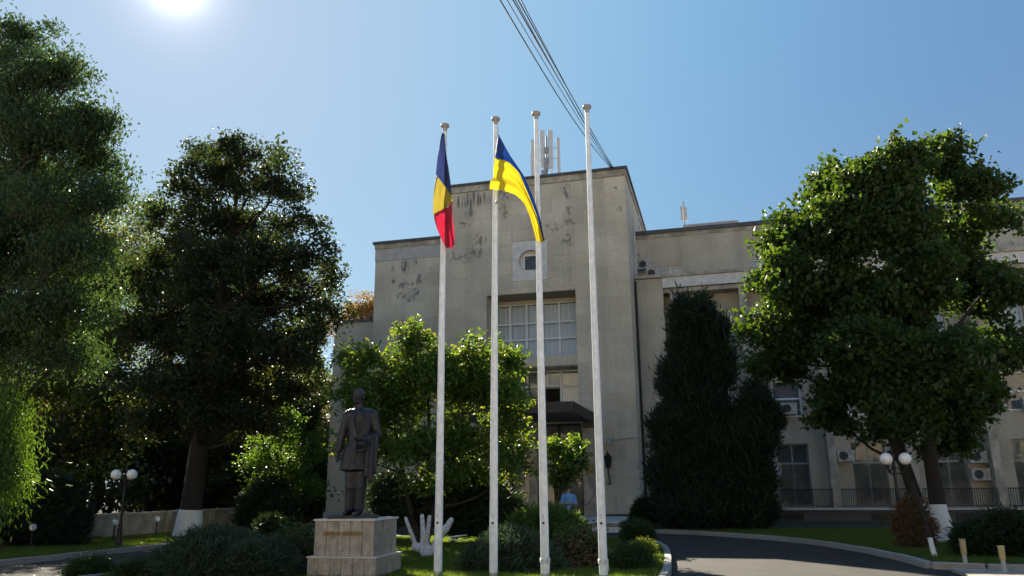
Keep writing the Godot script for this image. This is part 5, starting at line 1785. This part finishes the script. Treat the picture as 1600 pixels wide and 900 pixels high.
	# lapels, collar, tie and buttons raised from the coat
	for q in [[[v.call(0.035, 1.97, 0.13), v.call(-0.06, 1.8, 0.185), v.call(0.02, 1.52, 0.185)], 0.022], [[v.call(0.05, 1.97, 0.13), v.call(0.16, 1.8, 0.18), v.call(0.05, 1.52, 0.185)], 0.022], [[v.call(0.042, 1.95, 0.12), v.call(0.04, 1.75, 0.17), v.call(0.035, 1.55, 0.175)], 0.024]]:
		m.tube(q[0], [q[1], q[1], q[1] * 0.6], 6)
	for y in [1.45, 1.33, 1.2]:
		m.ball(v.call(0.03, y, 0.2), Vector3(0.016, 0.016, 0.01), 8)
	m.tube([v.call(0.03, 1.5, 0.18), v.call(0.02, 1.2, 0.2), v.call(0.0, 0.92, 0.25)], [0.012, 0.012, 0.012], 6)
	lp("lapel", m, mats.bronze, s)
	m = M.new()
	m.lathe([Vector2(0.0, 0.12), Vector2(0.08, 0.12), Vector2(0.095, 0.1), Vector2(0.1, 0.02), Vector2(0.165, 0.01), Vector2(0.17, 0.0), Vector2(0.0, -0.01)], 20, Transform3D(Basis(Vector3.RIGHT, 0.5) * Basis(Vector3.BACK, 0.25), v.call(0.16, 1.27, 0.3)))
	lp("hat", m, mats.bronze, s)
	m = M.new()
	for q in 3:
		m.tube([v.call(-0.345 + 0.014 * q, 1.12, 0.09), v.call(-0.35 + 0.02 * q, 1.04, 0.12), v.call(-0.33 + 0.02 * q, 0.98, 0.13)], [0.018, 0.02, 0.012], 6)
	lp("gloves", m, mats.bronze, s)
	# whitewashed stump like an open hand
	var st := thing("whitewashed_stump", Vector3(-6.75, 0.1, -17.75), "white painted tree stump with cut limbs spread like an open hand", "stump")
	m = M.new()
	var q2 := func(x: float, y: float) -> Vector3: return Vector3((x - 662.0) * 0.0158, (878.0 - y) * 0.0158, 0.0)
	var pr2 := [[q2.call(642, 864), q2.call(676, 872), 0.1, 0.13], [q2.call(660, 872), q2.call(662, 884), 0.15, 0.16],
		[q2.call(642, 862), q2.call(628, 823) + Vector3(0, 0, 0.1), 0.055, 0.042], [q2.call(653, 864), q2.call(654, 845), 0.066, 0.066], [q2.call(654, 845), q2.call(649, 820) + Vector3(0, 0, -0.1), 0.066, 0.05],
		[q2.call(659, 866), q2.call(665, 821) + Vector3(0, 0, 0.08), 0.06, 0.048],
		[q2.call(670, 870), q2.call(678, 850), 0.11, 0.09], [q2.call(678, 850), q2.call(688, 838) + Vector3(0, 0, -0.05), 0.09, 0.08], [q2.call(688, 838) + Vector3(0, 0, -0.05), q2.call(695, 826) + Vector3(0, 0, -0.1), 0.08, 0.065]]
	net(pr2, 0.025, 0.04, m)
	lp("trunk", m, mats.stump_paint, st)
	m = M.new()
	m.tube([Vector3(0.5, 0.44, -0.1), Vector3(0.7, 0.47, -0.05), Vector3(0.95, 0.5, 0.0)], [0.02, 0.015, 0.008], 5)
	m.tube([Vector3(0.45, 0.38, -0.1), Vector3(0.75, 0.38, -0.15), Vector3(0.98, 0.38, -0.1)], [0.016, 0.012, 0.006], 5)
	lp("twig", m, mats.whitewash, st)

# ---------------------------------------------------------------- street furniture
func globe_lamp(at: Vector3, label: String, s: float) -> void:
	var p := thing("globe_lamp_post", at, label, "street lamp", "black globe lamp posts")
	var m := M.new()
	m.lathe([Vector2(0.13, 0.0), Vector2(0.13, 0.08), Vector2(0.09, 0.14), Vector2(0.07, 0.3), Vector2(0.075, 0.55), Vector2(0.055, 0.62), Vector2(0.065, 0.7), Vector2(0.045, 0.78), Vector2(0.04, 2.0), Vector2(0.06, 2.04), Vector2(0.04, 2.1), Vector2(0.035, 2.42), Vector2(0.05, 2.45), Vector2(0.02, 2.52), Vector2(0.0, 2.6)], 14)
	lp("post", m, mats.iron, p)
	for k in 3:
		var a := TAU * k / 3.0 + 0.25
		var d := Vector3(cos(a), 0, sin(a))
		m = M.new()
		m.tube([Vector3(0, 1.9, 0), d * 0.1 + Vector3(0, 1.86, 0), d * 0.22 + Vector3(0, 1.9, 0), d * 0.3 + Vector3(0, 2.02, 0), d * 0.3 + Vector3(0, 2.1, 0)], [0.018, 0.018, 0.018, 0.02, 0.05], 8)
		m.tube([Vector3(0, 2.05, 0), d * 0.12 + Vector3(0, 2.0, 0), d * 0.2 + Vector3(0, 1.92, 0)], [0.012, 0.012, 0.01], 6)
		lp("arm", m, mats.iron, p)
		m = M.new()
		m.ball(d * 0.3 + Vector3(0, 2.26, 0), Vector3(0.165, 0.165, 0.165), 20)
		lp("globe", m, mats.globe, p)
	p.scale = Vector3.ONE * s

func street_furniture() -> void:
	globe_lamp(Vector3(4.36, 0.1, -22.7), "black lamp post with white globes beside the dried shrub and maple", 0.97)
	globe_lamp(Vector3(-16.93, 0.1, -19.6), "black lamp post with white globes beside the drive and boundary wall", 0.89)
	for q in [[-18.88, -21.6, "short garden lamp with small white globe beside the tall lamp post"], [-19.55, -24.4, "short garden lamp with small white globe beside the whitewashed trunk"], [-19.0, -18.6, "short garden lamp with small white globe half hidden by the dark hedge"]]:
		var p := thing("garden_lamp", Vector3(q[0], 0.1, q[1]), q[2], "garden lamp", "short garden globe lamps")
		var m := M.new()
		m.lathe([Vector2(0.05, 0.0), Vector2(0.05, 0.03), Vector2(0.022, 0.05), Vector2(0.022, 0.44), Vector2(0.05, 0.48), Vector2(0.0, 0.49)], 10)
		lp("post", m, mats.iron, p)
		m = M.new()
		m.ball(Vector3(0, 0.57, 0), Vector3(0.1, 0.1, 0.1), 14)
		lp("globe", m, mats.globe, p)
	for q in [[4.5, -17.85, 0.52, "short pipe bollard with worn yellow top near the kerb corner"], [4.95, -17.1, 0.45, "short pipe bollard with worn yellow top standing on the pavement"]]:
		var p := thing("bollard", Vector3(q[0], 0.06, q[1]), q[3], "bollard", "short pipe bollards")
		var m := M.new()
		m.lathe([Vector2(0.05, -0.02), Vector2(0.045, 0.04), Vector2(0.04, q[2] * 0.5)], 12)
		lp("pipe", m, mats.frame_grey, p)
		m = M.new()
		m.lathe([Vector2(0.05, q[2] * 0.45), Vector2(0.055, q[2] * 0.5), Vector2(0.058, q[2] * 0.95), Vector2(0.068, q[2]), Vector2(0.05, q[2] * 1.01), Vector2(0.0, q[2] * 0.98)], 12)
		lp("cap", m, mats.yellow_cap, p)

# ---------------------------------------------------------------- planting
func trees() -> void:
	var maple := [clump(24, 0.4, 0.2, 0.19, mats.maple, 0.35, 1), clump(24, 0.38, 0.19, 0.18, mats.maple, 0.35, 2), clump(22, 0.42, 0.2, 0.19, mats.maple, 0.3, 3)]
	var b := Vector3(5.8, 0.1, -24.5)
	var u := Vector3(5.35, 0.1, -24.9)
	tree("maple_tree", "maple", "large dense maple with two whitewashed trunks beside the curved drive", "tree", "", b,
		[[[b, b + Vector3(-0.1, 0.8, 0), b + Vector3(-0.12, 2.2, 0), b + Vector3(-0.1, 3.6, 0), b + Vector3(0.2, 5.5, 0), b + Vector3(0.3, 7.5, 0), b + Vector3(0.3, 10.0, 0)], [0.3, 0.21, 0.19, 0.18, 0.15, 0.1, 0.03], [[b + Vector3(0, -0.02, 0), b + Vector3(-0.05, 0.4, 0), b + Vector3(-0.1, 0.8, 0), b + Vector3(-0.103, 1.0, 0)], [0.345, 0.275, 0.225, 0.222]]],
		[[u, u + Vector3(-0.02, 0.8, 0), u + Vector3(-0.3, 2.2, 0), u + Vector3(-0.7, 3.6, 0), u + Vector3(-1.2, 5.2, 0.1), u + Vector3(-1.5, 7.0, 0.2)], [0.22, 0.18, 0.17, 0.15, 0.11, 0.05], [[u + Vector3(0, -0.02, 0), u + Vector3(-0.01, 0.4, 0), u + Vector3(-0.02, 0.8, 0), u + Vector3(-0.06, 1.0, 0)], [0.25, 0.22, 0.195, 0.195]]]],
		mats.bark, maple, 4200, {"gap": -0.02, "gap_size": 2.6, "twigs": 6, "rag": 0.5, "fit": 0.88, "tuft": 0.46, "shell": 2.6, "smin": 0.6, "smax": 1.0})
	var oak := [clump(22, 0.42, 0.2, 0.12, mats.oak, 0.15, 11), clump(22, 0.4, 0.19, 0.11, mats.oak, 0.15, 12)]
	b = Vector3(-18.1, 0.1, -24.2)
	tree("oak_tree", "left", "tall dark tree with whitewashed foot beside the boundary wall, airy at the top", "tree", "", b,
		[[[b, b + Vector3(0.05, 1.0, 0), b + Vector3(0.15, 3.0, 0), b + Vector3(0.35, 5.5, 0), b + Vector3(0.5, 8.0, 0), b + Vector3(0.7, 11.0, 0), b + Vector3(0.9, 13.8, 0)], [0.46, 0.36, 0.31, 0.27, 0.2, 0.1, 0.03], [[b + Vector3(0, -0.02, 0), b + Vector3(0.02, 0.4, 0), b + Vector3(0.045, 0.9, 0)], [0.52, 0.45, 0.385]]]],
		mats.bark, oak, 4600, {"gap": -0.12, "gap_size": 2.2, "twigs": 8, "rag": 0.45, "tuft": 0.5, "shell": 2.2, "smin": 0.6, "smax": 1.0})
	var ash := [clump(28, 0.42, 0.16, 0.065, mats.ash, 0.5, 21), clump(28, 0.42, 0.15, 0.06, mats.ash, 0.5, 22)]
	b = Vector3(-18.6, 0.1, -13.6)
	tree("ash_tree", "farleft", "tall fine-leaved tree with feathery drooping sprays at the near end of the hedge", "tree", "", b,
		[[[b, b + Vector3(0.1, 2.0, 0), b + Vector3(0.4, 5.0, 0), b + Vector3(0.9, 8.0, -0.2), b + Vector3(1.2, 11.0, -0.4)], [0.32, 0.26, 0.22, 0.15, 0.05]]],
		mats.bark, ash, 3900, {"gap": 0.0, "gap_size": 2.2, "twigs": 6, "rag": 0.5, "fit": 0.9, "tuft": 0.46, "shell": 2.4, "smin": 0.6, "smax": 1.0})
	var lime := [clump(20, 0.45, 0.13, 0.1, mats.lime, 0.2, 31), clump(20, 0.45, 0.12, 0.09, mats.lime, 0.2, 32)]
	b = Vector3(-27, 0, -33)
	tree("lime_tree", "mid", "sunlit yellow-green tree standing behind the boundary wall between two tall trees", "tree", "", b, [[[b, b + Vector3(0.2, 3, 0), b + Vector3(0.3, 6, 0), b + Vector3(0.5, 10.5, 0)], [0.28, 0.22, 0.16, 0.05]]], mats.bark, lime, 2200, {"gap": -0.15, "gap_size": 1.3, "tuft": 0.7})
	b = Vector3(-33, 0, -36)
	tree("lime_tree", "mid2", "broad low green tree behind the boundary wall past the dark hedge", "tree", "", b, [[[b, b + Vector3(0.2, 3, 0), b + Vector3(0.3, 6, 0)], [0.25, 0.2, 0.08]]], mats.bark, [lime[0], oak[0]], 1700, {"gap": -0.15, "gap_size": 1.3, "tuft": 0.7})
	var wood := [clump(26, 0.6, 0.22, 0.16, mats.oak, 0.2, 45), clump(26, 0.6, 0.2, 0.14, mats.lime, 0.2, 46)]
	for q in [["woodA", Vector3(-30, 0, -30), "dark spreading tree beyond the boundary wall behind the tall lamp post"], ["woodB", Vector3(-27, 0, -38), "dark tree beyond the boundary wall behind the whitewashed trunk"], ["woodC", Vector3(-23.5, 0, -40), "dark tree beyond the boundary wall next to the low stone block"]]:
		b = q[1]
		tree("woodland_tree", q[0], q[2], "tree", "trees beyond the boundary wall", b, [[[b, b + Vector3(0.1, 2, 0), b + Vector3(0.2, 5, 0)], [0.2, 0.16, 0.06]]], mats.bark, wood, 1500, {"gap": -0.2, "gap_size": 1.4, "tuft": 0.8})
	b = Vector3(-17.6, 0.1, -29)
	tree("young_tree", "lit", "small bright green tree catching the sun beside the low stone block", "tree", "", b, [[[b, b + Vector3(0.1, 1.2, 0), b + Vector3(0.15, 2.6, 0)], [0.08, 0.06, 0.03]]], mats.bark, [clump(20, 0.4, 0.13, 0.1, mats.willow, 0.2, 47)], 430, {"tuft": 0.4, "gap": -0.2, "gap_size": 0.8})
	b = Vector3(-19.2, 0.1, -32.5)
	tree("young_tree", "edge", "narrow dark green tree against the corner of the low stone block", "tree", "", b, [[[b, b + Vector3(0, 2, 0), b + Vector3(-0.1, 5, 0), b + Vector3(0, 7.6, 0)], [0.12, 0.1, 0.07, 0.03]]], mats.bark, [oak[1], lime[1]], 900, {"gap": -0.2, "gap_size": 0.9})
	b = Vector3(-20.5, 0, -44.5)
	tree("autumn_tree", "autumn", "russet tree top showing above the low stone block", "tree", "", b, [[[b, b + Vector3(0, 5, 0), b + Vector3(0, 10, 0)], [0.2, 0.16, 0.06]]], mats.bark, [clump(20, 0.4, 0.13, 0.1, mats.autumn, 0.2, 41)], 420, {"gap": -0.2, "gap_size": 0.9})
	b = Vector3(-22.5, 0, -33)
	tree("understorey_tree", "backright", "shaded low tree with two thin stems beyond the wall under the tall whitewashed tree", "tree", "", b, [[[b, b + Vector3(0.2, 2, 0), b + Vector3(0.4, 4, 0)], [0.14, 0.1, 0.05]], [[b + Vector3(1.6, 0, 0.5), b + Vector3(1.9, 2.4, 0.5), b + Vector3(1.7, 4.4, 0.5)], [0.12, 0.1, 0.05]]], mats.bark, [oak[0], lime[1]], 1100, {"gap": -0.1, "gap_size": 1.0})
	var mg := [clump(13, 0.34, 0.21, 0.1, mats.magnolia, 0.1, 51), clump(13, 0.34, 0.2, 0.1, mats.magnolia, 0.1, 52)]
	b = Vector3(-8.3, 0.1, -21.3)
	tree("magnolia_tree", "magnolia", "spreading bright green magnolia in front of the tower behind the statue", "tree", "", b,
		[[[b, b + Vector3(-0.3, 0.8, 0), b + Vector3(-0.6, 1.9, 0), b + Vector3(-0.9, 3.2, 0)], [0.11, 0.09, 0.07, 0.04]], [[b + Vector3(0.15, 0, 0.1), b + Vector3(0.4, 1.0, 0.1), b + Vector3(0.9, 2.4, 0), b + Vector3(1.2, 3.6, 0)], [0.1, 0.08, 0.06, 0.03]], [[b + Vector3(0.0, 0, -0.1), b + Vector3(0.1, 1.4, -0.1), b + Vector3(0.1, 3.0, -0.2), b + Vector3(0.0, 4.6, -0.2)], [0.09, 0.08, 0.06, 0.03]]],
		mats.bark, mg, 1900, {"gap": -0.02, "gap_size": 1.3, "twigs": 5, "tuft": 0.36, "smin": 0.7, "smax": 1.05, "per": 9})
	b = Vector3(-4.75, 0.1, -22.6)
	tree("young_magnolia", "sunlit", "small sunlit magnolia with yellow-green leaves in front of the dark entrance", "tree", "", b, [[[b, b + Vector3(0.05, 1.0, 0), b + Vector3(0.0, 2.2, 0)], [0.05, 0.04, 0.02]]], mats.bark, mg, 190, {"gap": -0.3, "gap_size": 0.5, "smin": 0.6, "smax": 0.9})
	# conifers
	var th := [needles(34, 0.42, 0.026, mats.thuja, 1.5, 61), needles(34, 0.36, 0.024, mats.thuja, 1.2, 62)]
	b = Vector3(-0.6, 0.1, -31)
	tree("conifer_tree", "thuja", "tall dark conifer with several pointed tops in front of the pillared wing", "tree", "", b, [[[b, b + Vector3(0, 3, 0), b + Vector3(0, 6, 0), b + Vector3(-0.1, 8.3, 0)], [0.16, 0.13, 0.08, 0.02]]], mats.bark, th, 4200, {"gap": -0.1, "gap_size": 0.9, "upright": true, "twigs": 2, "shell": 3.5, "rag": 0.45, "fit": 0.86, "low": 0.1})
	b = Vector3(1.35, 0.1, -30.6)
	tree("conifer_tree", "thuja2", "smaller dark conifer leaning against the taller one beside the barred windows", "tree", "", b, [[[b, b + Vector3(0, 2, 0), b + Vector3(0.1, 4.6, 0)], [0.1, 0.08, 0.02]]], mats.bark, th, 1700, {"gap": -0.1, "gap_size": 0.9, "upright": true, "twigs": 2, "shell": 3.5, "rag": 0.45, "fit": 0.86, "low": 0.1})
	# weeping branches at the frame of the hedge
	var wl := clump(40, 0.4, 0.13, 0.022, mats.willow, 2.5, 71, 2.2)
	b = Vector3(-15.9, 0.1, -13.6)
	b.x = -16.6
	tree("willow_tree", "willow", "bright green weeping branches hanging beside the dark hedge", "tree", "", b, [[[b, b + Vector3(-0.3, 1.6, 0), b + Vector3(-0.2, 3.0, -0.2)], [0.1, 0.08, 0.05]]], mats.bark, [wl], 260, {"gap": -0.5, "gap_size": 0.6})
	# leaning sapling by the kerb corner
	b = Vector3(4.38, 0.1, -19.7)
	var s := thing("sapling", b, "thin leaning young trunk with whitewashed foot near the kerb corner", "tree")
	var m := M.new()
	m.tube([Vector3.ZERO, Vector3(-0.06, 0.45, 0), Vector3(-0.12, 0.9, -0.02), Vector3(-0.24, 1.6, -0.05)], [0.05, 0.045, 0.04, 0.025], 8)
	m.tube([Vector3(-0.12, 0.9, -0.02), Vector3(0.0, 1.1, 0), Vector3(0.02, 1.3, 0.05)], [0.02, 0.014, 0.006], 6)
	m.tube([Vector3(-0.08, 0.6, -0.02), Vector3(-0.2, 0.8, 0.05), Vector3(-0.3, 0.85, 0.1)], [0.02, 0.014, 0.006], 6)
	lp("trunk", m, mats.bark, s)
	m = M.new()
	m.tube([Vector3(0, -0.02, 0), Vector3(-0.03, 0.2, 0), Vector3(-0.052, 0.4, 0)], [0.062, 0.055, 0.052], 10, false)
	lp("whitewash", m, mats.whitewash, s)

func shrubs() -> void:
	var yw := [needles(40, 0.26, 0.014, mats.yew, 0.5, 81)]
	var jn := [needles(44, 0.26, 0.012, mats.juniper, 0.7, 82)]
	var jg := [needles(40, 0.24, 0.014, mats.juniper_green, 0.5, 83)]
	var bx := [clump(70, 0.13, 0.036, 0.026, mats.box, 0.0, 84, 1.0)]
	var bg := [clump(56, 0.12, 0.035, 0.025, mats.box_gold, 0.0, 85, 1.0)]
	var fl := [clump(40, 0.22, 0.06, 0.045, mats.flower, 0.0, 86, 1.0)]
	var dy := [needles(40, 0.2, 0.016, mats.dry, 0.3, 87)]
	bush("yew_shrub", "yew", "dark mass of yew under the magnolia behind the flag poles", "shrub", "", yw, 1500, {"shell": 3.0, "gap": -0.5})
	bush("yew_hedge", "darkhedge", "tall near-black clipped hedge in front of the boundary wall", "hedge", "", yw, 2200, {"shell": 3.5, "gap": -0.5})
	bush("juniper_shrub", "junA", "wide grey-green juniper mound beside the marble pedestal", "shrub", "", jn, 1700, {"shell": 4.0, "gap": -0.5, "upright": true, "smin": 0.7, "smax": 1.1})
	bush("juniper_shrub", "junB", "dark juniper mound behind the middle flag poles", "shrub", "", jn, 1200, {"shell": 4.0, "gap": -0.5, "upright": true, "smin": 0.7, "smax": 1.1})
	bush("juniper_shrub", "junC", "sunlit bright green spreading juniper below the young magnolia", "shrub", "", jg, 800, {"shell": 3.5, "gap": -0.5, "upright": true})
	bush("hydrangea_shrub", "hydR", "rounded shrub with faded pinkish flower heads between two flag poles", "shrub", "", fl, 420, {"shell": 3.5, "gap": -0.5})
	bush("hydrangea_shrub", "hydL", "shrub with faded pink flower heads between juniper mound and pedestal", "shrub", "", fl, 380, {"shell": 3.5, "gap": -0.5})
	bush("box_shrub", "boxA", "dark clipped ball of box beside the last flag pole", "shrub", "", bx, 950, {"shell": 9.0, "fit": 0.95, "gap": -0.9, "stems": 1})
	bush("box_shrub", "boxB", "small golden green cushion shrub on the sunlit lawn near the kerb", "shrub", "", bg, 170, {"shell": 6.0, "gap": -0.9, "stems": 1})
	bush("box_shrub", "boxC", "dark clipped round shrub in front of the porch steps", "shrub", "", bx, 950, {"shell": 9.0, "fit": 0.95, "gap": -0.9, "stems": 1})
	bush("box_shrub", "boxD", "dark clipped shrub at the foot of the tower corner", "shrub", "", bx, 1100, {"shell": 5.0, "gap": -0.9, "stems": 2})
	bush("yew_shrub", "darkL", "low dark shrub behind the wide juniper mound", "shrub", "", yw, 420, {"shell": 3.5, "gap": -0.5})
	bush("box_shrub", "s1", "small round shrub at the edge of the drive, largest of three", "shrub", "", bx, 240, {"shell": 6.0, "gap": -0.9, "stems": 1})
	bush("box_shrub", "s2", "small round shrub at the edge of the drive, middle of three", "shrub", "", bx, 160, {"shell": 6.0, "gap": -0.9, "stems": 1})
	bush("box_shrub", "s3", "small round shrub at the edge of the drive, touching the juniper", "shrub", "", bx, 140, {"shell": 6.0, "gap": -0.9, "stems": 1})
	bush("yew_shrub", "yewR", "spreading dark evergreen beside the yellow-topped bollards", "shrub", "", yw, 1100, {"shell": 3.5, "gap": -0.5})
	bush("dried_shrub", "brown", "dried brown shrub at the foot of the globe lamp post", "shrub", "", dy, 520, {"shell": 3.0, "gap": -0.4, "upright": true, "smin": 0.6, "smax": 1.0})
	bush("yew_shrub", "darkcon", "dark upright evergreen in front of the boundary wall end", "shrub", "", yw, 800, {"shell": 3.5, "gap": -0.5})

# ---------------------------------------------------------------- person
func person() -> void:
	var p := thing("person", Vector3(-5.62, 0.0, -29.3), "person in a light blue short-sleeved shirt standing with folded arms near the entrance", "person", "", 0.1)
	var sk := mat(0.42, 0.26, 0.19, 0.6)
	var shirt := skin(mat(0.2, 0.45, 0.85, 0.85), mats.soft, 0.5)
	var trousers := mat(0.02, 0.022, 0.03, 0.85)
	var v := func(x: float, y: float, z: float) -> Vector3: return Vector3(x, y, z)
	var m := M.new()
	net([[v.call(0, 1.53, 0.0), v.call(0, 1.57, 0.01), 0.082, 0.08], [v.call(0, 1.47, 0.03), v.call(0, 1.45, 0.04), 0.06, 0.045], [v.call(0, 1.38, -0.01), v.call(0, 1.46, 0.0), 0.055, 0.052], [v.call(0, 1.52, 0.085), v.call(0, 1.5, 0.098), 0.01, 0.014], [v.call(-0.082, 1.53, 0), v.call(-0.084, 1.5, 0), 0.016, 0.012], [v.call(0.082, 1.53, 0), v.call(0.084, 1.5, 0), 0.016, 0.012],
		[v.call(0, 1.28, 0), v.call(0, 0.9, 0), 0.13, 0.12, 1.3], [v.call(-0.17, 1.3, 0), v.call(0.17, 1.3, 0), 0.05, 0.05],
		[v.call(-0.19, 1.28, 0), v.call(-0.26, 1.03, 0.02), 0.05, 0.042], [v.call(-0.26, 1.03, 0.02), v.call(-0.02, 1.05, 0.2), 0.042, 0.03], [v.call(0.19, 1.28, 0), v.call(0.26, 1.03, 0.02), 0.05, 0.042], [v.call(0.26, 1.03, 0.02), v.call(0.03, 1.08, 0.17), 0.042, 0.03],
		[v.call(-0.02, 1.05, 0.2), v.call(0.07, 1.06, 0.19), 0.03, 0.024], [v.call(0.07, 1.06, 0.19), v.call(0.13, 1.05, 0.17), 0.012, 0.01], [v.call(0.07, 1.085, 0.19), v.call(0.13, 1.085, 0.17), 0.012, 0.01], [v.call(0.03, 1.08, 0.17), v.call(-0.06, 1.1, 0.17), 0.03, 0.024], [v.call(-0.06, 1.1, 0.17), v.call(-0.12, 1.1, 0.15), 0.012, 0.01], [v.call(-0.06, 1.125, 0.17), v.call(-0.12, 1.13, 0.15), 0.012, 0.01],
		[v.call(-0.09, 0.9, 0), v.call(-0.1, 0.48, 0.02), 0.085, 0.06], [v.call(-0.1, 0.48, 0.02), v.call(-0.1, 0.08, 0), 0.06, 0.04], [v.call(0.09, 0.9, 0), v.call(0.1, 0.48, 0.02), 0.085, 0.06], [v.call(0.1, 0.48, 0.02), v.call(0.1, 0.08, 0), 0.06, 0.04], [v.call(-0.1, 0.04, 0), v.call(-0.12, 0.03, 0.16), 0.04, 0.03], [v.call(0.1, 0.04, 0), v.call(0.12, 0.03, 0.16), 0.04, 0.03]], 0.014, 0.02, m)
	lp("body", m, sk, p)
	m = M.new()
	net([[v.call(0, 1.29, 0), v.call(0, 0.86, 0), 0.16, 0.155, 1.25, 0.8], [v.call(-0.17, 1.32, 0), v.call(0.17, 1.32, 0), 0.07, 0.07], [v.call(-0.19, 1.3, 0), v.call(-0.25, 1.08, 0.02), 0.075, 0.07], [v.call(0.19, 1.3, 0), v.call(0.25, 1.08, 0.02), 0.075, 0.07]], 0.016, 0.03, m)
	lp("shirt", m, shirt, p)
	m = M.new()
	net([[v.call(-0.08, 0.88, 0), v.call(-0.1, 0.48, 0.02), 0.115, 0.085], [v.call(-0.1, 0.48, 0.02), v.call(-0.1, 0.1, 0), 0.085, 0.07], [v.call(0.08, 0.88, 0), v.call(0.1, 0.48, 0.02), 0.115, 0.085], [v.call(0.1, 0.48, 0.02), v.call(0.1, 0.1, 0), 0.085, 0.07], [v.call(-0.1, 0.05, 0), v.call(-0.12, 0.035, 0.17), 0.052, 0.042], [v.call(0.1, 0.05, 0), v.call(0.12, 0.035, 0.17), 0.052, 0.042]], 0.016, 0.025, m)
	lp("trousers", m, trousers, p)
	m = M.new()
	net([[v.call(0, 1.57, -0.02), v.call(0, 1.6, 0.01), 0.086, 0.08], [v.call(0, 1.53, -0.05), v.call(0, 1.5, -0.05), 0.06, 0.05]], 0.012, 0.02, m)
	lp("hair", m, mat(0.03, 0.022, 0.018, 0.7), p)
